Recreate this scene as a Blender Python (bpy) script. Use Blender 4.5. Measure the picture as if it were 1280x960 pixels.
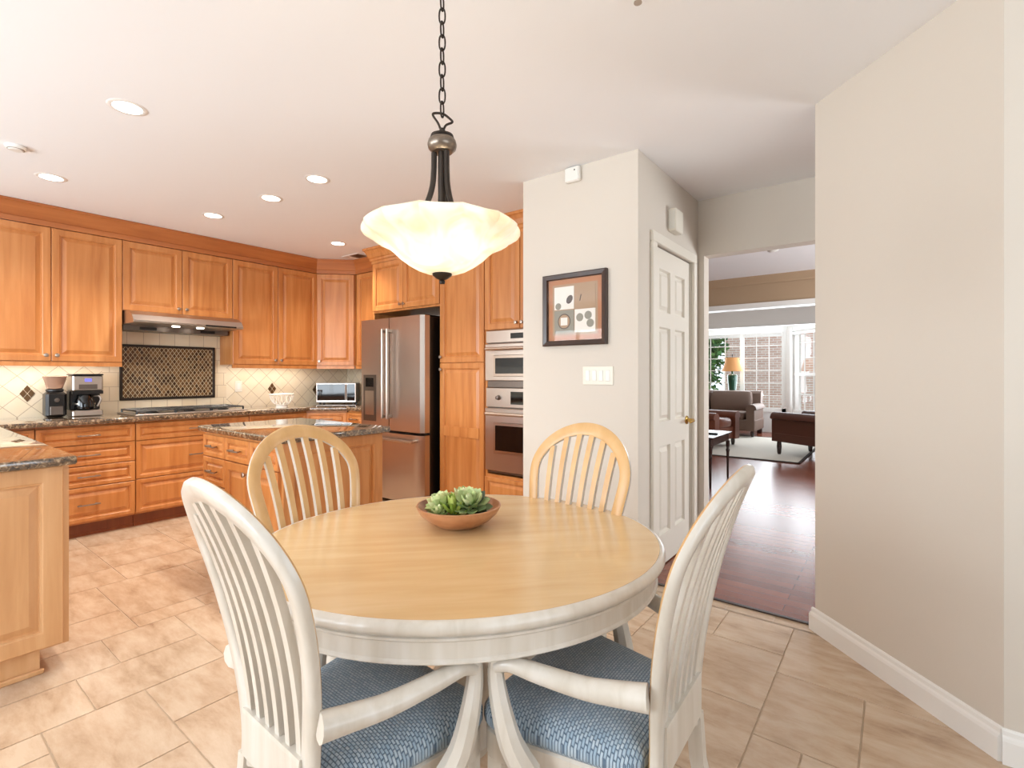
import bpy, math, random
from mathutils import Vector, Matrix, noise
random.seed(7)
for o in list(bpy.data.objects): bpy.data.objects.remove(o)
SC = bpy.context.scene; COL = SC.collection
PI = math.pi; R = math.radians
# ------------------------------------------------------------------ camera
cd = bpy.data.cameras.new('camera'); cam = bpy.data.objects.new('camera', cd); COL.objects.link(cam)
cam.location = (0, 0, 1.26); cam.rotation_euler = (PI/2, 0, R(37.6))
cd.sensor_width = 36; cd.lens = 624/1280*36; cd.shift_y = -11.5/1280; cd.clip_start = .02
SC.camera = cam
# ------------------------------------------------------------------ view, world, lights
vs = SC.view_settings; vs.view_transform = 'Standard'; vs.look = 'None'; vs.gamma = 1; vs.use_curve_mapping = False
vs.exposure = 0.04
W = bpy.data.worlds.new('sky'); SC.world = W; W.use_nodes = True
bg = W.node_tree.nodes['Background']; bg.inputs[0].default_value = (.80, .90, 1, 1); bg.inputs[1].default_value = 2.6
def area(name, loc, rot, sx, sy, power, color):
    l = bpy.data.lights.new(name, 'AREA'); l.shape = 'RECTANGLE'; l.size = sx; l.size_y = sy; l.energy = power; l.color = color
    o = bpy.data.objects.new(name, l); COL.objects.link(o); o.location = loc; o.rotation_euler = rot; return o
# daylight coming in through the windows behind the camera and the bay window, plus an added living room fill
area('daylight_back', (-1.9, -2.42, 1.45), (R(113), 0, 0), 2.4, 1.5, 92, (.84, .93, 1))
area('daylight_side', (2.22, 0.0, 1.45), (R(115), 0, R(90)), 2.6, 1.5, 16, (.84, .93, 1))
area('daylight_sink', (-4.4, -2.42, 1.6), (R(110), 0, 0), 1.6, 1.1, 74, (.86, .94, 1))
area('fill_living', (2.2, 5.9, 1.5), (R(112), 0, R(90)), 1.8, 1.5, 190, (.92, .97, 1))  # added fill lamp at the windowless right wall, lifts the dark living room
area('daylight_bay', (-3.2, 12.0, 1.4), (R(-90), 0, 0), 2.6, 1.6, 80, (.84, .93, 1))
area('daylight_bay_side', (-1.45, 11.6, 1.4), (R(-90), 0, R(-45)), 1.0, 1.6, 45, (.84, .93, 1))
WARM = (1, .91, .79)
# ------------------------------------------------------------------ materials
def lin(c):
    return tuple(((v/255)/12.92 if v/255 <= .04045 else ((v/255+.055)/1.055)**2.4) for v in c) + (1,)
def mat(name, c, rough=.5, metal=0, spec=.5, coat=0, emit=None, estr=0, trans=0, bumpn=0):
    m = bpy.data.materials.new(name); m.use_nodes = True; b = m.node_tree.nodes['Principled BSDF']
    b.inputs['Base Color'].default_value = lin(c); b.inputs['Roughness'].default_value = rough
    b.inputs['Metallic'].default_value = metal; b.inputs['Specular IOR Level'].default_value = spec
    b.inputs['Coat Weight'].default_value = coat
    if emit: b.inputs['Emission Color'].default_value = lin(emit); b.inputs['Emission Strength'].default_value = estr
    if trans: b.inputs['Transmission Weight'].default_value = trans
    nt = m.node_tree
    n = nt.nodes.new('ShaderNodeTexNoise'); n.inputs['Scale'].default_value = 40 if not bumpn else bumpn; n.inputs['Detail'].default_value = 3
    tc = nt.nodes.new('ShaderNodeTexCoord'); nt.links.new(tc.outputs['Object'], n.inputs['Vector'])
    bp = nt.nodes.new('ShaderNodeBump'); bp.inputs['Strength'].default_value = .03 if not bumpn else .1; bp.inputs['Distance'].default_value = .002
    nt.links.new(n.outputs['Fac'], bp.inputs['Height'])
    if not trans: nt.links.new(bp.outputs['Normal'], b.inputs['Normal'])
    return m
def N(nt, t, **kw):
    n = nt.nodes.new(t)
    for k, v in kw.items(): setattr(n, k, v)
    return n
def ramp(nt, stops):
    r = N(nt, 'ShaderNodeValToRGB'); e = r.color_ramp.elements
    while len(e) < len(stops): e.new(.5)
    for el, (p, c) in zip(e, stops): el.position = p; el.color = lin(c)
    return r
def wood(name, cols, scale=(9, 9, .7), rough=.38, coat=.25, nscale=2.2, island=.0):
    m = bpy.data.materials.new(name); m.use_nodes = True; nt = m.node_tree; b = nt.nodes['Principled BSDF']
    tc = N(nt, 'ShaderNodeTexCoord'); oi = N(nt, 'ShaderNodeObjectInfo')
    mu = N(nt, 'ShaderNodeMath', operation='MULTIPLY'); mu.inputs[1].default_value = 23.0
    nt.links.new(oi.outputs['Random'], mu.inputs[0])
    ad = N(nt, 'ShaderNodeVectorMath', operation='ADD'); nt.links.new(tc.outputs['Object'], ad.inputs[0]); nt.links.new(mu.outputs[0], ad.inputs[1])
    mp = N(nt, 'ShaderNodeMapping'); mp.inputs['Scale'].default_value = scale; nt.links.new(ad.outputs[0], mp.inputs['Vector'])
    n1 = N(nt, 'ShaderNodeTexNoise'); n1.inputs['Scale'].default_value = nscale; n1.inputs['Detail'].default_value = 6; n1.inputs['Distortion'].default_value = .5
    nt.links.new(mp.outputs[0], n1.inputs['Vector'])
    r = ramp(nt, [(.28, cols[0]), (.5, cols[1]), (.72, cols[2])]); nt.links.new(n1.outputs['Fac'], r.inputs[0])
    nt.links.new(r.outputs[0], b.inputs['Base Color'])
    b.inputs['Roughness'].default_value = rough; b.inputs['Coat Weight'].default_value = coat; b.inputs['Coat Roughness'].default_value = .25
    return m
def granite(name):
    m = bpy.data.materials.new(name); m.use_nodes = True; nt = m.node_tree; b = nt.nodes['Principled BSDF']
    tc = N(nt, 'ShaderNodeTexCoord')
    n = N(nt, 'ShaderNodeTexNoise'); n.inputs['Scale'].default_value = 55; n.inputs['Detail'].default_value = 5; n.inputs['Distortion'].default_value = .8
    v = N(nt, 'ShaderNodeTexVoronoi'); v.inputs['Scale'].default_value = 85
    nt.links.new(tc.outputs['Object'], n.inputs['Vector']); nt.links.new(tc.outputs['Object'], v.inputs['Vector'])
    r = ramp(nt, [(.40, (18, 14, 13)), (.49, (70, 50, 36)), (.57, (134, 104, 76)), (.70, (200, 180, 148))]); nt.links.new(n.outputs['Fac'], r.inputs[0])
    r2 = ramp(nt, [(.0, (24, 18, 16)), (.5, (150, 124, 96)), (1, (50, 38, 30))]); nt.links.new(v.outputs['Color'], r2.inputs[0])
    mx = N(nt, 'ShaderNodeMix', data_type='RGBA'); mx.inputs[0].default_value = .35
    nt.links.new(r.outputs[0], mx.inputs[6]); nt.links.new(r2.outputs[0], mx.inputs[7]); nt.links.new(mx.outputs[2], b.inputs['Base Color'])
    b.inputs['Roughness'].default_value = .07; b.inputs['Specular IOR Level'].default_value = .8; b.inputs['Coat Weight'].default_value = 1; b.inputs['Coat Roughness'].default_value = .03
    return m
def tilemat(name, rot, size, plane, c1, c2, mortar, msize=.0028, rough=.3, offset=0, row=None, bw=None):
    m = bpy.data.materials.new(name); m.use_nodes = True; nt = m.node_tree; b = nt.nodes['Principled BSDF']
    tc = N(nt, 'ShaderNodeTexCoord'); sx = N(nt, 'ShaderNodeSeparateXYZ'); cx = N(nt, 'ShaderNodeCombineXYZ')
    nt.links.new(tc.outputs['Object'], sx.inputs[0]); nt.links.new(sx.outputs[plane[0]], cx.inputs[0]); nt.links.new(sx.outputs[plane[1]], cx.inputs[1])
    mp = N(nt, 'ShaderNodeMapping'); mp.inputs['Rotation'].default_value = (0, 0, rot); nt.links.new(cx.outputs[0], mp.inputs[0])
    k = N(nt, 'ShaderNodeTexBrick', offset=offset, squash=1.0)
    k.inputs['Scale'].default_value = 1; k.inputs['Brick Width'].default_value = bw or size; k.inputs['Row Height'].default_value = row or size
    k.inputs['Mortar Size'].default_value = msize; k.inputs['Mortar Smooth'].default_value = .3
    k.inputs['Color1'].default_value = lin(c1); k.inputs['Color2'].default_value = lin(c2); k.inputs['Mortar'].default_value = lin(mortar)
    nt.links.new(mp.outputs[0], k.inputs['Vector'])
    n = N(nt, 'ShaderNodeTexNoise'); n.inputs['Scale'].default_value = 9; nt.links.new(tc.outputs['Object'], n.inputs['Vector'])
    mx = N(nt, 'ShaderNodeMix', data_type='RGBA', blend_type='OVERLAY'); mx.inputs[0].default_value = .18
    nt.links.new(k.outputs['Color'], mx.inputs[6]); nt.links.new(n.outputs['Fac'], mx.inputs[7])
    nt.links.new(mx.outputs[2], b.inputs['Base Color']); b.inputs['Roughness'].default_value = rough
    bp = N(nt, 'ShaderNodeBump', invert=True); bp.inputs['Strength'].default_value = .4; bp.inputs['Distance'].default_value = .002
    nt.links.new(k.outputs['Fac'], bp.inputs['Height']); nt.links.new(bp.outputs[0], b.inputs['Normal'])
    return m
def floortile():
    m = bpy.data.materials.new('travertine_tile'); m.use_nodes = True; nt = m.node_tree; b = nt.nodes['Principled BSDF']
    tc = N(nt, 'ShaderNodeTexCoord'); at = N(nt, 'ShaderNodeAttribute', attribute_name='tone')
    ad = N(nt, 'ShaderNodeVectorMath', operation='ADD'); sc = N(nt, 'ShaderNodeVectorMath', operation='SCALE'); sc.inputs['Scale'].default_value = 40
    nt.links.new(at.outputs['Color'], sc.inputs[0]); nt.links.new(tc.outputs['Object'], ad.inputs[0]); nt.links.new(sc.outputs[0], ad.inputs[1])
    mp = N(nt, 'ShaderNodeMapping'); mp.inputs['Scale'].default_value = (1.5, 4.4, 1); mp.inputs['Rotation'].default_value = (0, 0, .15); nt.links.new(ad.outputs[0], mp.inputs[0])
    n = N(nt, 'ShaderNodeTexNoise'); n.inputs['Scale'].default_value = 2.4; n.inputs['Detail'].default_value = 12; n.inputs['Roughness'].default_value = .68; n.inputs['Distortion'].default_value = .2
    nt.links.new(mp.outputs[0], n.inputs['Vector'])
    r = ramp(nt, [(.30, (162, 132, 108)), (.41, (187, 160, 133)), (.5, (198, 172, 146)), (.64, (209, 187, 163))]); nt.links.new(n.outputs['Fac'], r.inputs[0])
    hs = N(nt, 'ShaderNodeHueSaturation'); mr = N(nt, 'ShaderNodeMapRange'); mr.inputs[3].default_value = .94; mr.inputs[4].default_value = 1.04
    nt.links.new(at.outputs['Fac'], mr.inputs[0]); nt.links.new(mr.outputs[0], hs.inputs['Value']); nt.links.new(r.outputs[0], hs.inputs['Color'])
    nt.links.new(hs.outputs[0], b.inputs['Base Color']); b.inputs['Roughness'].default_value = .26
    bp = N(nt, 'ShaderNodeBump'); bp.inputs['Strength'].default_value = .12; bp.inputs['Distance'].default_value = .004
    nt.links.new(n.outputs['Fac'], bp.inputs['Height']); nt.links.new(bp.outputs[0], b.inputs['Normal'])
    return m
def weave():
    m = bpy.data.materials.new('blue_weave'); m.use_nodes = True; nt = m.node_tree; b = nt.nodes['Principled BSDF']
    tc = N(nt, 'ShaderNodeTexCoord'); mp = N(nt, 'ShaderNodeMapping'); mp.inputs['Scale'].default_value = (1, 1, .3); nt.links.new(tc.outputs['Object'], mp.inputs[0])
    n0 = N(nt, 'ShaderNodeTexNoise'); n0.inputs['Scale'].default_value = 60; nt.links.new(mp.outputs[0], n0.inputs['Vector'])
    k = N(nt, 'ShaderNodeTexBrick', offset=.5); k.inputs['Scale'].default_value = 1; k.inputs['Brick Width'].default_value = .011; k.inputs['Row Height'].default_value = .007
    k.inputs['Mortar Size'].default_value = .0016; k.inputs['Mortar Smooth'].default_value = 1
    k.inputs['Color1'].default_value = lin((188, 202, 212)); k.inputs['Color2'].default_value = lin((158, 179, 196)); k.inputs['Mortar'].default_value = lin((92, 113, 134))
    nt.links.new(mp.outputs[0], k.inputs['Vector']); nt.links.new(k.outputs['Color'], b.inputs['Base Color'])
    b.inputs['Roughness'].default_value = .9; b.inputs['Sheen Weight'].default_value = .2
    bp = N(nt, 'ShaderNodeBump', invert=True); bp.inputs['Strength'].default_value = .7; bp.inputs['Distance'].default_value = .003
    nt.links.new(k.outputs['Fac'], bp.inputs['Height']); nt.links.new(bp.outputs[0], b.inputs['Normal'])
    return m
def mosaicmat():
    m = tilemat('mosaic_tiles', PI/4, .025, (1, 2), (58, 36, 22), (128, 94, 60), (214, 196, 160), .0017, .15)
    mp = [n for n in m.node_tree.nodes if n.bl_idname == 'ShaderNodeMapping'][0]
    nt = m.node_tree
    # stretch the lozenges vertically before turning them
    pre = N(nt, 'ShaderNodeMapping'); pre.inputs['Scale'].default_value = (1.0, .66, 1)
    src = mp.inputs[0].links[0].from_socket; nt.links.new(src, pre.inputs[0]); nt.links.new(pre.outputs[0], mp.inputs[0])
    return m
def leafmat(name, stops, sc=3):
    m = bpy.data.materials.new(name); m.use_nodes = True; nt = m.node_tree; b = nt.nodes['Principled BSDF']
    at = N(nt, 'ShaderNodeAttribute', attribute_name='tone'); r = ramp(nt, stops); nt.links.new(at.outputs['Fac'], r.inputs[0]); nt.links.new(r.outputs[0], b.inputs['Base Color'])
    b.inputs['Roughness'].default_value = .5; return m
M = {}
M['wall'] = mat('wall_paint', (217, 208, 196), .75, bumpn=180)
M['taupe'] = mat('taupe_paint', (176, 150, 122), .75, bumpn=180)
M['ceil'] = mat('ceiling_paint', (245, 245, 246), .9, bumpn=180)
M['white'] = mat('white_gloss_paint', (240, 238, 234), .35)
M['door'] = mat('door_paint', (236, 230, 218), .4)
M['maple'] = wood('honey_maple', [(186, 115, 58), (201, 131, 71), (212, 146, 86)])
M['mapleh'] = wood('honey_maple_rail', [(166, 94, 46), (180, 106, 54), (192, 118, 64)], (.7, .7, 9))
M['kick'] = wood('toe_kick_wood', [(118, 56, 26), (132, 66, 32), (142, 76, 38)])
M['pmaple'] = wood('pale_maple', [(200, 146, 96), (212, 160, 110), (222, 174, 126)])
M['oak'] = wood('honey_ash', [(216, 178, 126), (222, 187, 137), (228, 195, 148)], (1.2, 9, 9), .2, .5)
M['oakv'] = wood('honey_ash_upright', [(208, 162, 104), (216, 172, 116), (223, 182, 128)], (9, 9, 1.2), .35, .3)
M['cream'] = wood('whitewashed_wood', [(206, 196, 181), (216, 207, 194), (223, 216, 206)], (12, 12, 1.5), .3, .35)
M['granite'] = granite('granite')
M['steel'] = mat('brushed_steel', (196, 186, 178), .3, 1)
M['steeld'] = mat('dark_steel', (120, 112, 106), .35, 1)
M['nickel'] = mat('satin_nickel', (190, 176, 164), .28, 1)
M['pullm'] = mat('dark_nickel', (150, 132, 118), .3, 1)
M['black'] = mat('black_plastic', (16, 15, 15), .3)
M['glassb'] = mat('black_glass', (10, 9, 10), .05, spec=.6)
M['bronze'] = mat('oil_rubbed_bronze', (58, 50, 44), .4, .7)
M['pewter'] = mat('antique_pewter', (132, 120, 108), .32, .9)
M['brass'] = mat('brass', (196, 160, 90), .25, 1)
M['tile'] = floortile()
M['grout'] = mat('grout', (186, 164, 140), .9)
M['diag'] = tilemat('diagonal_tile', PI/4, .118, (1, 2), (240, 226, 200), (234, 218, 190), (196, 176, 148))
M['diagx'] = tilemat('diagonal_tile_end_wall', PI/4, .118, (0, 2), (240, 226, 200), (234, 218, 190), (196, 176, 148))
M['square'] = tilemat('square_tile', 0, .128, (1, 2), (238, 222, 194), (230, 212, 182), (196, 176, 148), offset=.5)
M['mosaic'] = mosaicmat()
M['bronzetile'] = mat('bronze_tile', (112, 84, 56), .3, .5)
M['weave'] = weave()
M['bulb'] = mat('frosted_bulb', (255, 250, 240), .5, emit=(255, 240, 220), estr=3)
M['lamp'] = mat('lit_lens', (255, 250, 240), .5, emit=(255, 244, 228), estr=9)
M['hardwood'] = tilemat('hardwood', 0, .1, (0, 1), (112, 56, 38), (140, 74, 50), (50, 22, 14), .0012, .26, .37, .083, 1.3)
[n_ for n_ in M['hardwood'].node_tree.nodes if n_.bl_idname == 'ShaderNodeBump'][0].inputs['Strength'].default_value = .06
M['brick'] = tilemat('brick', 0, .1, (0, 2), (196, 156, 140), (214, 180, 166), (230, 226, 220), .008, .9, .5, .075, .22)
M['leather'] = mat('brown_leather', (112, 62, 44), .38, bumpn=60)
M['leatherd'] = mat('dark_leather', (88, 50, 38), .4, bumpn=60)
M['sofa'] = mat('taupe_suede', (112, 90, 78), .6, bumpn=60)
M['darkwood'] = wood('espresso_wood', [(34, 18, 14), (44, 24, 18), (54, 30, 22)], rough=.25)
M['rug'] = mat('pale_rug', (212, 206, 194), .95, bumpn=220)
M['rugedge'] = mat('rug_binding', (60, 52, 46), .95)
M['green'] = mat('green_ceramic', (30, 70, 52), .2)
M['shade'] = mat('amber_lamp_shade', (176, 124, 76), .8, emit=(214, 150, 86), estr=.2)
M['paper'] = mat('print_paper', (236, 230, 222), .8)
M['tan'] = mat('tan_mat', (188, 132, 98), .8)
M['frame'] = wood('dark_frame_wood', [(44, 26, 18), (54, 32, 22), (62, 38, 26)], rough=.3)
M['greyp'] = mat('grey_print', (150, 146, 134), .8)
M['brownp'] = mat('brown_print', (176, 148, 122), .8)
M['ink'] = mat('ink', (92, 80, 76), .8)
M['plastic'] = mat('white_plastic', (238, 236, 230), .4)
M['ivory'] = mat('ivory_plastic', (236, 230, 216), .45)
M['porcelain'] = mat('porcelain', (240, 234, 224), .2)
M['hopper'] = mat('smoked_hopper', (196, 160, 138), .15, trans=.35)
M['bluelcd'] = mat('blue_display', (60, 60, 160), .3, emit=(120, 120, 255), estr=1.2)
M['bark'] = mat('bark', (80, 62, 48), .9)
M['lawn'] = mat('lawn', (92, 108, 66), .95)
M['asphalt'] = mat('paving', (150, 146, 140), .95)
M['bowlwood'] = wood('acacia_bowl', [(140, 86, 54), (178, 120, 80), (204, 150, 108)], (2, 5, 9), .35, .3)
m = bpy.data.materials.new('clear_pane'); m.use_nodes = True; nt = m.node_tree; nt.nodes.clear()
_o = N(nt, 'ShaderNodeOutputMaterial'); _t = N(nt, 'ShaderNodeBsdfTransparent'); _g = N(nt, 'ShaderNodeBsdfGlossy'); _g.inputs['Roughness'].default_value = .02
_x = N(nt, 'ShaderNodeMixShader')
_x.inputs[0].default_value = .05; nt.links.new(_t.outputs[0], _x.inputs[1]); nt.links.new(_g.outputs[0], _x.inputs[2]); nt.links.new(_x.outputs[0], _o.inputs[0]); M['pane'] = m
m = bpy.data.materials.new('alabaster_glass'); m.use_nodes = True; nt = m.node_tree; b = nt.nodes['Principled BSDF']
tc = N(nt, 'ShaderNodeTexCoord'); n = N(nt, 'ShaderNodeTexNoise'); n.inputs['Scale'].default_value = 7; n.inputs['Distortion'].default_value = 2.5; nt.links.new(tc.outputs['Object'], n.inputs['Vector'])
r = ramp(nt, [(.35, (240, 232, 212)), (.55, (248, 244, 234)), (.7, (250, 248, 243))]); nt.links.new(n.outputs['Fac'], r.inputs[0]); nt.links.new(r.outputs[0], b.inputs['Base Color'])
b.inputs['Roughness'].default_value = .25; b.inputs['Transmission Weight'].default_value = 0; b.inputs['Subsurface Weight'].default_value = 0
_tr = N(nt, 'ShaderNodeBsdfTranslucent'); nt.links.new(r.outputs[0], _tr.inputs[0]); _x = N(nt, 'ShaderNodeMixShader'); _x.inputs[0].default_value = .55
nt.links.new(b.outputs[0], _x.inputs[1]); nt.links.new(_tr.outputs[0], _x.inputs[2]); nt.links.new(_x.outputs[0], nt.nodes['Material Output'].inputs[0]); M['alabaster'] = m
M['glaze'] = M['pane'].copy(); M['glaze'].name = 'picture_glass'; [n_ for n_ in M['glaze'].node_tree.nodes if n_.bl_idname == 'ShaderNodeMixShader'][0].inputs[0].default_value = .012
M['succ1'] = leafmat('pale_succulent', [(0, (120, 150, 84)), (.5, (190, 204, 140)), (1, (232, 222, 176))])
M['succ2'] = leafmat('bright_succulent', [(0, (70, 104, 30)), (.6, (142, 168, 60)), (1, (190, 200, 110))])
M['succ3'] = leafmat('dark_tipped_succulent', [(0, (30, 32, 30)), (.28, (64, 78, 56)), (.42, (128, 152, 92)), (.75, (196, 208, 148)), (1, (228, 226, 184))])
M['leaf'] = leafmat('tree_leaves', [(0, (44, 92, 48)), (.5, (90, 146, 80)), (1, (150, 184, 112))])

# ------------------------------------------------------------------ mesh builder
class MB:
    def __init__(s): s.v = []; s.f = []; s.m = []; s.tone = []; s.xf = None
    def add(s, vs_, fs, mi=0, tone=.5):
        k = len(s.v)
        s.v += [tuple(s.xf @ Vector(p)) if s.xf else tuple(p) for p in vs_]
        for i, f in enumerate(fs):
            s.f.append([a+k for a in f]); s.m.append(mi[i] if isinstance(mi, list) else mi); s.tone.append(tone)
        return s
    def box(s, x0, x1, y0, y1, z0, z1, mi=0):
        return s.add([(x0,y0,z0),(x1,y0,z0),(x1,y1,z0),(x0,y1,z0),(x0,y0,z1),(x1,y0,z1),(x1,y1,z1),(x0,y1,z1)],
                     [(0,3,2,1),(4,5,6,7),(0,1,5,4),(1,2,6,5),(2,3,7,6),(3,0,4,7)], mi)
    def rbox(s, x0, x1, y0, y1, z0, z1, r=.006, mi=0):      # chamfered box
        P = []
        for (z, i) in ((z0, r), (z0+r, 0), (z1-r, 0), (z1, r)):
            a0, a1, b0, b1 = x0+i, x1-i, y0+i, y1-i; c = r
            P.append([(a0+c,b0,z),(a1-c,b0,z),(a1,b0+c,z),(a1,b1-c,z),(a1-c,b1,z),(a0+c,b1,z),(a0,b1-c,z),(a0,b0+c,z)])
        return s.loft(P, mi)
    def loft(s, rings, mi=0, cap=True, closed=True):
        n = len(rings[0]); V = [p for r_ in rings for p in r_]; F = []
        for i in range(len(rings)-1):
            for j in range(n if closed else n-1):
                k = (j+1) % n; F.append((i*n+j, i*n+k, (i+1)*n+k, (i+1)*n+j))
        if cap:
            F.append(tuple(reversed(range(n)))); F.append(tuple(range((len(rings)-1)*n, len(rings)*n)))
        return s.add(V, F, mi)
    def prism(s, poly, z0, z1, mi=0):
        return s.loft([[(x, y, z0) for x, y in poly], [(x, y, z1) for x, y in poly]], mi)
    def lathe(s, prof, c=(0, 0, 0), n=32, mi=0, cap=True, sx=1, sy=1):
        rings = [[(c[0]+r_*sx*math.cos(2*PI*k/n), c[1]+r_*sy*math.sin(2*PI*k/n), c[2]+z) for k in range(n)] for r_, z in prof]
        return s.loft(rings, mi, cap)
    def tube(s, path, r, n=8, mi=0, cap=True, closed=False):
        path = [Vector(p) for p in path]; rings = []; L = len(path)
        up = None
        for i, p in enumerate(path):
            if closed: t = path[(i+1) % L]-path[i-1]
            else: t = path[min(i+1, L-1)]-path[max(i-1, 0)]
            t.normalize()
            if up is None: up = Vector((0,0,1)) if abs(t.z) < .9 else Vector((0,1,0))
            a = t.cross(up)
            if a.length < 1e-4: a = t.orthogonal()
            a.normalize(); b = a.cross(t).normalized(); up = b
            rr = r[i] if isinstance(r, (list, tuple)) else r
            ra, rb = rr if isinstance(rr, tuple) else (rr, rr)
            rings.append([tuple(p + a*ra*math.cos(2*PI*k/n) + b*rb*math.sin(2*PI*k/n)) for k in range(n)])
        if closed: rings.append(rings[0]); cap = False
        return s.loft(rings, mi, cap)
    def build(s, name, mats, parent=None, smooth=False, auto=40):
        me = bpy.data.meshes.new(name); me.from_pydata(s.v, [], s.f); me.update()
        if not isinstance(mats, (list, tuple)): mats = [mats]
        for m_ in mats: me.materials.append(m_)
        me.polygons.foreach_set('material_index', s.m)
        a = me.attributes.new('tone', 'FLOAT', 'FACE'); a.data.foreach_set('value', s.tone)
        import bmesh
        b = bmesh.new(); b.from_mesh(me); bmesh.ops.recalc_face_normals(b, faces=b.faces)
        if smooth:
            for f in b.faces: f.smooth = True
            for e in b.edges:
                if len(e.link_faces) == 2 and e.calc_face_angle(0) > R(auto): e.smooth = False
        b.to_mesh(me); b.free()
        o = bpy.data.objects.new(name, me); COL.objects.link(o)
        if parent: o.parent = parent
        return o
def spline(pts, n=6):
    P = [Vector(p) for p in pts]; P = [P[0]*2-P[1]] + P + [P[-1]*2-P[-2]]; out = []
    for i in range(1, len(P)-2):
        for k in range(n):
            t = k/n; a, b, c, d = P[i-1:i+3]
            out.append(.5*((2*b)+(c-a)*t+(2*a-5*b+4*c-d)*t*t+(3*b-a-3*c+d)*t**3))
    out.append(P[-2]); return out
def tag(o, label, cat, group=None):
    o['label'] = label; o['category'] = cat
    if group: o['group'] = group
    return o
def thing(name, label, cat, loc=(0,0,0), rz=0, group=None):
    o = bpy.data.objects.new(name, None); COL.objects.link(o); o.location = loc; o.rotation_euler = (0,0,rz); o.empty_display_size = .1
    return tag(o, label, cat, group)
def struct(name, mb, m_, parent=None, **kw):
    o = mb.build(name, m_, parent, **kw); o['kind'] = 'structure'; return o
def box(x0, x1, y0, y1, z0, z1): return MB().box(x0, x1, y0, y1, z0, z1)
def copy_tree(o, parent=None):
    c = o.copy(); COL.objects.link(c)
    if parent: c.parent = parent
    for ch in list(o.children): copy_tree(ch, c)
    return c

CE = 2.59; WL = -5.60; WB = 3.80; XD = -1.205; YP = 2.78
# ------------------------------------------------------------------ structure
# tiled floor: modular tiles of mixed sizes laid in a grid of 153 mm
u = .1525; x_0, y_0 = -.4015-u*36, 2.82-u*36
fl = MB(); NX, NY = 56, 46; occ = {}
fl.box(-5.72, 2.4, -2.6, 2.92, -.06, -.003, 1); fl.box(-5.72, -1.3, 2.92, 3.92, -.06, -.003, 1)
def lay(i, j, w_, h_):
    for a in range(i, i+w_):
        for b_ in range(j, j+h_): occ[(a, b_)] = 1
    xa, xb = x_0+i*u, x_0+(i+w_)*u; ya, yb = y_0+j*u, y_0+(j+h_)*u
    xa = max(xa, -5.7); xb = min(xb, 2.3); ya = max(ya, -2.5)
    if xb-xa < .02 or yb-ya < .02: return
    if yb > 2.821 and xb > -1.25: return
    yb = min(yb, 3.79)
    g, t = .0022, random.random()
    fl.add([(xa+g,ya+g,-.004),(xb-g,ya+g,-.004),(xb-g,yb-g,-.004),(xa+g,yb-g,-.004),(xa+g+.001,ya+g+.001,0),(xb-g-.001,ya+g+.001,0),(xb-g-.001,yb-g-.001,0),(xa+g+.001,yb-g-.001,0)],
           [(4,5,6,7),(0,1,5,4),(1,2,6,5),(2,3,7,6),(3,0,4,7)], 0, t)
for (i, j, w_, h_) in ((34,34,2,2),(33,31,3,3),(36,33,4,3),(36,30,2,3),(38,30,4,3),(34,28,2,3)): lay(i, j, w_, h_)
for j in range(NY):
    for i in range(NX):
        if (i, j) in occ: continue
        opts = [(4,3),(3,3),(3,2),(2,3),(2,2),(3,3),(4,3)]; random.shuffle(opts)
        for (w_, h_) in opts + [(2,1),(1,2),(1,1)]:
            if all((a, b_) not in occ for a in range(i, i+w_) for b_ in range(j, j+h_)): lay(i, j, w_, h_); break
for k in range(5):                                   # narrow border course along the threshold
    xa = -1.19+k*.23; fl.add([(xa+.002,2.824,0),(xa+.228,2.824,0),(xa+.228,2.915,0),(xa+.002,2.915,0)], [(0,1,2,3)], 0, random.random()*.4)
struct('floor', fl, [M['tile'], M['grout']])
hw = MB(); hw.box(-1.3, 2.3, 2.92, 4.02, -.06, .004); hw.box(-5.7, 2.4, 4.02, 12.2, -.06, .004)
struct('floor_hardwood', hw, M['hardwood'])
struct('trim_threshold', MB().rbox(-1.2, -.2, 2.90, 2.925, 0, .008, .003), M['darkwood'])
struct('ceiling', box(-5.8, 2.5, -2.7, 12.4, CE, CE+.12), M['ceil'])
struct('wall_left', box(WL-.12, WL, -2.6, 3.92, 0, CE), M['wall'])
struct('wall_kitchen', box(WL, -1.325, WB, 3.9, 0, CE), M['wall'])
# closet block between kitchen and hall
w = MB(); w.box(-2.043, XD, YP, YP+.12, 0, CE); w.box(-2.043, -1.943, YP+.12, WB, 0, CE)
struct('wall_center', w, M['wall'])
w = MB(); w.box(XD-.12, XD, YP+.12, 3.03, 0, CE); w.box(XD-.12, XD, 3.745, 3.9, 0, CE); w.box(XD-.12, XD, 3.03, 3.745, 2.09, CE)
struct('wall_closet', w, M['wall'])
w = MB(); w.box(-5.7, -1.16, 3.9, 4.02, 0, CE); w.box(-1.16, 1.1, 3.9, 4.02, 2.165, CE); w.box(1.1, 2.4, 3.9, 4.02, 0, CE)
struct('wall_header', w, M['wall'])
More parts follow.
